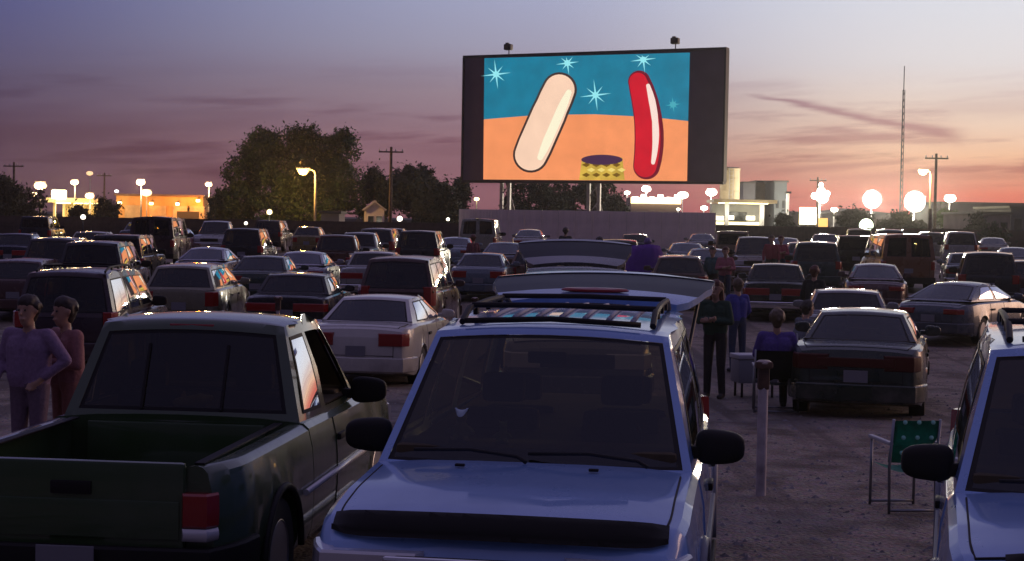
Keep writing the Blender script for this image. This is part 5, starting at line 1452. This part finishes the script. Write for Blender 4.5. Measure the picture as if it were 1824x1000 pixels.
def suv_trim(root, washer=True):
    for k in range(7):
        x = -.42 + .14 * k; bm = bmesh.new(); yy = [S.roof[1] + (S.roof[0] - S.roof[1]) * t for t in (.14, .35, .5, .65, .82)]
        tube(bm, [(x, y_, S.zroof[0] + S.roof_arch * math.sin(PI * t) + S.roof_crown * (1 - (x / .62) ** 2) + .012) for y_, t in zip(yy, (.14, .35, .5, .65, .82))], .013, 6); mobj('roof_slat', bm, mat('brushed rack slat', (.40, .41, .46), .75, .3), root)
    bm = bmesh.new(); tube(bm, [(-.5, S.roof[0] - .02, S.zroof[0] + .06), (0, S.roof[0] + .03, S.zroof[0] + .085), (.5, S.roof[0] - .02, S.zroof[0] + .06)], .018, 6); mobj('wind_deflector', bm, TRIM, root)
    for x in (-.34, .34):
        bm = bmesh.new(); box(bm, (x, 1.28, 1.105), (.05, .025, .014), bevel=.004); mobj('washer_nozzle', bm, TRIM, root)
    for sg in (-1, 1):           # cladding over the arches and along the doors
        bm = bmesh.new()
        for yc in (S.ya, S.yr):
            pts = []
            for k in range(15):
                a = PI * k / 14; y_ = yc + math.cos(a) * S.r * 1.19; pts.append((sg * (plan_w(S, y_) + .012), y_, S.r + math.sin(a) * S.r * 1.19))
            b2 = bmesh.new(); tube(b2, pts, .026, 6); mobj('arch_trim', b2, mat('grey cladding', (.16, .165, .19), .5), root)
        bm.free()
        b2 = bmesh.new(); box(b2, (sg * (S.W / 2 + .006), .08, .62), (.03, 1.86, .085), bevel=.01); mobj('side_moulding', b2, mat('grey cladding', (.16, .165, .19), .5), root)
        b2 = bmesh.new(); box(b2, (sg * (S.W / 2 - .02), .08, .33), (.10, 2.0, .05), bevel=.012); mobj('running_board', b2, TRIM, root)
    b2 = bmesh.new(); box(b2, (0, S.base[0] - .55, S.zroof[0] - .12), (.22, .03, .065), bevel=.012); mobj('rear_view_mirror', b2, TRIM, root)
    b2 = bmesh.new()
    lathe(b2, [(.155, -.012), (.175, 0), (.155, .012)], 20, 'Y'); o = mobj('steering_wheel', b2, TRIM, root, (-.36, S.base[0] - .62, S.zbase[0] + .10), (-.5, 0, 0))
    b2 = bmesh.new(); box(b2, (0, 2.425, .565), (.30, .014, .15), bevel=.004)
suv_trim(suv)
bm = bmesh.new(); box(bm, (0, 2.465, .80), (.94, .03, .16), bevel=.02); mobj('chrome_grille_bar', bm, CHROME, suv)
bm = bmesh.new(); lathe(bm, [(.001, .02), (.05, .018), (.062, .006), (.062, 0)], 16, 'Y'); mobj('badge', bm, CHROME, suv, (-.0, 2.50, .80))
# toys on the dashboard of the white SUV
def dash_toy(label, root, lx, ly, lz, colr, sc):
    V, F = [], []
    capsule(V, F, (0, 0, .05), (0, 0, .10), .055, .045); capsule(V, F, (0, 0, .17), (0, 0, .18), .042, .038)
    for sx in (-1, 1): capsule(V, F, (sx * .03, 0, .21), (sx * .038, 0, .225), .016, .012); capsule(V, F, (sx * .05, -.02, .10), (sx * .085, -.03, .07), .02, .018); capsule(V, F, (sx * .035, -.04, .03), (sx * .05, -.09, .025), .024, .022)
    me = remesh(V, F, .012, 3)
    M_ = Matrix.Translation(root.location) @ Matrix.Rotation(root.rotation_euler.z, 4, 'Z'); p = M_ @ Vector((lx, ly, lz))
    o = mobj('plush_toy', me, colr, None, p, (0, 0, root.rotation_euler.z + PI)); o.scale = (sc,) * 3
    tag(o, label, 'toy')
dash_toy('larger pale blue plush toy on the pale blue SUV dashboard', suv, .42, .80, 1.155, mat('pale blue plush', (.42, .52, .58), .9), .8)
dash_toy('smaller greenish plush toy on the pale blue SUV dashboard', suv, .19, .82, 1.155, mat('grey green plush', (.22, .34, .28), .9), .55)
# --- the green pickup at the left
GREENP = paint('dark green', (.030, .064, .020), .0, .34)
GREENP.node_tree.nodes['Principled BSDF'].inputs['Coat Weight'].default_value = 1.0
yaw = -.098; cx_, cy_ = near_end('pickup', -2.28, 8.24, yaw)
tru = vehicle('pickup', 'pickup_truck', cx_, cy_, yaw, GREENP, 'dark green pickup truck with its back to the camera, nearest on the left', 'pickup truck', z=.13, swap={'rear_bumper': TRIM, 'front_bumper': TRIM})
T = SPECS['pickup']
for ch in list(tru.children):          # the driver-side pane is wound down
    if ch.name.startswith('side_window') and sum(v.co.x for v in ch.data.vertices) > 0 and sum(v.co.y for v in ch.data.vertices) / len(ch.data.vertices) > .05: bpy.data.objects.remove(ch)
for sg in (-1, 1):
    bm = bmesh.new(); tube(bm, [(sg * (T.W / 2 + .012), 1.10, .66), (sg * (T.W / 2 + .014), .2, .66), (sg * (T.W / 2 + .012), -.98, .66)], .020, 8); mobj('sheen_moulding', bm, mat('painted sheen trim', (.75, .74, .72), .3, .4), tru)  # off-white colour stands in for chrome reflecting the bright sky
    bm = bmesh.new(); tube(bm, [(sg * (T.W / 2 + .08), 1.05, .36), (sg * (T.W / 2 + .09), -.85, .36)], .036, 10); mobj('step_bar', finish(bm, 'step_bar', 40), mat('painted sheen trim', (.75, .74, .72), .3, .4), tru)  # step bar wears the same painted sky reflection
    bm = bmesh.new(); pts = []
    for k in range(15):
        a = PI * k / 14; y_ = T.yr + math.cos(a) * T.r * 1.18; pts.append((sg * (plan_w(T, y_) + .014), y_, T.r + math.sin(a) * T.r * 1.18))
    tube(bm, pts, .022, 6); mobj('arch_trim', bm, TRIM, tru)
bm = bmesh.new(); box(bm, (0, -.43, 1.62), (.30, .03, .045), bevel=.01); mobj('high_brake_lamp', bm, REDLENS, tru)
for x in (-.26, .26):
    bm = bmesh.new(); box(bm, (x, -.575, 1.31), (.018, .012, .44), rot=(-.40, 0, 0)); mobj('slider_frame', bm, TRIM, tru)
bm = bmesh.new(); V, F = [], []
capsule(V, F, (-.09, 0, 0), (.06, .02, .01), .035, .05); capsule(V, F, (.06, 0, .02), (.12, .02, .03), .04, .025)
M_ = Matrix.Translation(tru.location) @ Matrix.Rotation(tru.rotation_euler.z, 4, 'Z')
o = mobj('folded_cap', remesh(V, F, .014, 3), mat('white cloth', (.55, .55, .6), .9), None, M_ @ Vector((.02, -.50, 1.135))); tag(o, 'white folded cap lying behind the pickup rear window', 'cap')
o.rotation_euler = (0, 0, .1)
# --- the pale SUV cut off by the right edge
PALEP = paint('sky tinted white', (.20, .36, .68), .1, .28)  # blue sky reflection mixed into this SUV's paint too
yaw = -.27; cx_, cy_ = near_end('suv', 2.585, 6.10, yaw)
rsuv = vehicle('suv', 'parked_suv', cx_, cy_, yaw, PALEP, 'light blue SUV facing the camera, cut off by the right edge', 'SUV', away=False, z=.13)
roof_rack(rsuv, 'suv', .06, 2); wipers(rsuv, S); suv_trim(rsuv)
hood_deflector(rsuv, 'suv', 2.24, .985, .62)
# --- the middle rows
C = lambda n, c, m=.2: paint(n, (c[0] * .62, c[1] * .66, c[2] * .56), m, .26)     # field paints darkened and toned against the purple dusk light
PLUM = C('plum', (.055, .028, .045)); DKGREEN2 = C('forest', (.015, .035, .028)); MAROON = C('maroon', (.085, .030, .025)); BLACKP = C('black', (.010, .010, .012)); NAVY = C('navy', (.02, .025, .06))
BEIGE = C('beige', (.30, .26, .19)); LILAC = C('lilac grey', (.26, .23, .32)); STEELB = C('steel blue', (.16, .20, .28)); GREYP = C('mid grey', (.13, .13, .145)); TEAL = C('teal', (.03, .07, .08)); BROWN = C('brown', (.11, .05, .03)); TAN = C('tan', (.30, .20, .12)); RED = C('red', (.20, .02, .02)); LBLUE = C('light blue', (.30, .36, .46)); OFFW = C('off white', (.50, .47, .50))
CHAMP = paint('pinkish white', (.52, .50, .44), .0, .3)
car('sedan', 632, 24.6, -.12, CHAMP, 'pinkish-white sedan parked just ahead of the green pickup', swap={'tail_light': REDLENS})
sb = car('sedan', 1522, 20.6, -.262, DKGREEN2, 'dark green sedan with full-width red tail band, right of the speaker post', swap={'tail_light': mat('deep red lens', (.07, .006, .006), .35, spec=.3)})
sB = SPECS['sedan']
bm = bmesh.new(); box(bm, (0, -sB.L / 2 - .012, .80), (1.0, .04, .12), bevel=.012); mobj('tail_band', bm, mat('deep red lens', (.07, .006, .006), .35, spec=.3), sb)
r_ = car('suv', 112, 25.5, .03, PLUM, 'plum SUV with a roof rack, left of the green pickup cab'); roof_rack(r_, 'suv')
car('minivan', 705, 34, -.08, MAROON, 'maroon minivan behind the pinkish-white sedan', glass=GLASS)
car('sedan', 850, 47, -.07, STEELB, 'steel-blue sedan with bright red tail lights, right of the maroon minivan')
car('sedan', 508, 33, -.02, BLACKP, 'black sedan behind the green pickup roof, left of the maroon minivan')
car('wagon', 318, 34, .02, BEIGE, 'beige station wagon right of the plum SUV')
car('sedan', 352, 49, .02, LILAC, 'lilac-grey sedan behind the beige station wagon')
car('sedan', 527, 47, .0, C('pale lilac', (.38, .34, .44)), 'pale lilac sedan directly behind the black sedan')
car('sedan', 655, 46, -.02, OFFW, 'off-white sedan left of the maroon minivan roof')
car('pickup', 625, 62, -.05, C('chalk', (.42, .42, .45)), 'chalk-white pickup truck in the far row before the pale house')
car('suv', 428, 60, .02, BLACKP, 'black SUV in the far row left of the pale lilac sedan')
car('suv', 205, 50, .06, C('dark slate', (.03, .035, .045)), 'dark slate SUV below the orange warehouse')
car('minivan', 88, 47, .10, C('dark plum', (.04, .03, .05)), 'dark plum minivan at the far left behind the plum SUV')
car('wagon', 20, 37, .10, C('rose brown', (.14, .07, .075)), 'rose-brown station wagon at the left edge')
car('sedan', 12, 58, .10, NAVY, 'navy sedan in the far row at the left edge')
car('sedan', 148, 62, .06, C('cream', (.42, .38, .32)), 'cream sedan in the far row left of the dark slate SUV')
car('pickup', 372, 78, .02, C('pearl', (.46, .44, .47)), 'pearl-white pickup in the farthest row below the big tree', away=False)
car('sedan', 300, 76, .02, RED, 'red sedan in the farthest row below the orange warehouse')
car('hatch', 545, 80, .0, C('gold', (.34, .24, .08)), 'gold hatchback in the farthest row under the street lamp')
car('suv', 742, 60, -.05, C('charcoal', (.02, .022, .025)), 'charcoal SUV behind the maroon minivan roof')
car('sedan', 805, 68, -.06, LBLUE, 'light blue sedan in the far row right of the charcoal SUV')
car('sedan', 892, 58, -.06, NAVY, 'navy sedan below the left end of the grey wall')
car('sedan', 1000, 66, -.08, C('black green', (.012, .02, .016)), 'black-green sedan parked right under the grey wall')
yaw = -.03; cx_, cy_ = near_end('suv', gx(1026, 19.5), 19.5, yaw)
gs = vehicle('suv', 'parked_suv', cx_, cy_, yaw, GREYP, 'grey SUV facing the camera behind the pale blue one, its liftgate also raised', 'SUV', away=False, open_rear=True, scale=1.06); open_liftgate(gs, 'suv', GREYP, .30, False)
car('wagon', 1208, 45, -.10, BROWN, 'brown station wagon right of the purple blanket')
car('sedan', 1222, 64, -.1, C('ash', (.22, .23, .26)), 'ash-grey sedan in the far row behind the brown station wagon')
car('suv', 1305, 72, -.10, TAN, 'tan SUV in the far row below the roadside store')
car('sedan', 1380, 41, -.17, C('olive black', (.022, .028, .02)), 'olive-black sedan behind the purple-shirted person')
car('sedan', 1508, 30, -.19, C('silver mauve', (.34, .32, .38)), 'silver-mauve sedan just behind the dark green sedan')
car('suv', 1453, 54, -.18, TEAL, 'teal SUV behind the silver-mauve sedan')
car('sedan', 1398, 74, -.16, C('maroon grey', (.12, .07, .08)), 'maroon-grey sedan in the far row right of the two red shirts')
car('van', 1618, 56, -.06, C('orange lit', (.30, .12, .06), .1), 'orange-brown cargo van with two rear windows, tallest on the right')  # orange light falling on the van is put into its paint
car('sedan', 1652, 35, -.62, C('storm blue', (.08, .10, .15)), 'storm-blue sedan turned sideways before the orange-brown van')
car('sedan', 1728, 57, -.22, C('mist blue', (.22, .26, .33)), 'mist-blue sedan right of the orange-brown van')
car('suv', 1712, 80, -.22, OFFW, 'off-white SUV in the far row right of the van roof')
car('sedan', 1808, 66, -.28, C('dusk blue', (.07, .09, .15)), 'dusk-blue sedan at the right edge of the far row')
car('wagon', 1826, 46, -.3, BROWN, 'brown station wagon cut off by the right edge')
car('suv', 1530, 92, -.2, C('pale gold', (.40, .32, .16)), 'pale gold SUV in the farthest row under the round greenish sign')  # golden lamp light on this car is put into its paint
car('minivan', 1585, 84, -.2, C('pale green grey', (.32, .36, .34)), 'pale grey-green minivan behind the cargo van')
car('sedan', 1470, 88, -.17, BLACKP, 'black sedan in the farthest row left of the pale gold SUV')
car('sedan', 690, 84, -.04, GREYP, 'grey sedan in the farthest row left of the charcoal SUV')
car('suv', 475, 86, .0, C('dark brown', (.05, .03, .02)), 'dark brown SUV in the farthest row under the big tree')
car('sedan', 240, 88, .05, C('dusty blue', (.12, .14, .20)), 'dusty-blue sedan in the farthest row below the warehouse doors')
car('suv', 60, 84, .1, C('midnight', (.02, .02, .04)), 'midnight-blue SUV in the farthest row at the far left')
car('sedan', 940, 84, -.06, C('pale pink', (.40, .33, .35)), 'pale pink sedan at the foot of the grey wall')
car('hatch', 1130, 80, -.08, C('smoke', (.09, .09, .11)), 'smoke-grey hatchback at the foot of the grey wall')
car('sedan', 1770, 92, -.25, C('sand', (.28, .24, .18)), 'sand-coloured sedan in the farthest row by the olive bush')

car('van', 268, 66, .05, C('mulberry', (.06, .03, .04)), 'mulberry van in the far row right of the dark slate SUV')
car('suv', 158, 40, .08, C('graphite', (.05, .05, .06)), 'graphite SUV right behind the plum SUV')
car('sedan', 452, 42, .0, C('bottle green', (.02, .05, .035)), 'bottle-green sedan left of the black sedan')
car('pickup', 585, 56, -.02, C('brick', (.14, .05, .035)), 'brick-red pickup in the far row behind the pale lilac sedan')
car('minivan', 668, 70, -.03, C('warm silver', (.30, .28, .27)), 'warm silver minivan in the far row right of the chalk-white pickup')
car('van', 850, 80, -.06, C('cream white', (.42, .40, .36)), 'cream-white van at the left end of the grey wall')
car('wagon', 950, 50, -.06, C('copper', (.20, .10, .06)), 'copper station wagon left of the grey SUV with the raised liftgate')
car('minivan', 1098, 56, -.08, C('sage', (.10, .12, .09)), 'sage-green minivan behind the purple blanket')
car('sedan', 1262, 54, -.1, C('russet', (.16, .06, .04)), 'russet sedan behind the person in the pink top')
car('pickup', 1345, 60, -.14, C('sandstone', (.26, .20, .15)), 'sandstone pickup behind the two red shirts', away=False)
car('wagon', 1430, 66, -.16, C('pewter', (.18, .18, .20)), 'pewter station wagon behind the teal SUV')
car('suv', 1524, 66, -.18, C('dark olive', (.05, .055, .03)), 'dark olive SUV left of the cargo van')
car('sedan', 1560, 43, -.2, C('wine', (.10, .025, .035)), 'wine-red sedan between the silver-mauve sedan and the cargo van')
car('suv', 1760, 46, -.26, C('ink', (.02, .025, .035)), 'ink-black SUV behind the storm-blue sedan')
car('minivan', 1660, 96, -.2, C('ivory', (.45, .42, .36)), 'ivory minivan in the farthest row behind the cargo van')
car('sedan', 1250, 92, -.1, C('pale slate', (.2, .21, .24)), 'pale slate sedan at the right end of the grey wall')

# ------------------------------------------------------------------ thin haze added so the lamps get soft halos
bm = bmesh.new(); box(bm, (0, 290, 25), (3000, 660, 56))
hm = bpy.data.materials.new('halo haze'); hm.use_nodes = True; t = hm.node_tree; t.nodes.clear()
pv = N(t, 'ShaderNodeVolumePrincipled'); pv.inputs['Color'].default_value = (.9, .86, .84, 1); pv.inputs['Density'].default_value = .00024; pv.inputs['Anisotropy'].default_value = .8
om = N(t, 'ShaderNodeOutputMaterial'); t.links.new(pv.outputs[0], om.inputs['Volume'])
hz = mobj('haze', bm, hm); tag(hz, 'thin haze over the whole field, added for lamp halos', 'haze', kind='stuff')
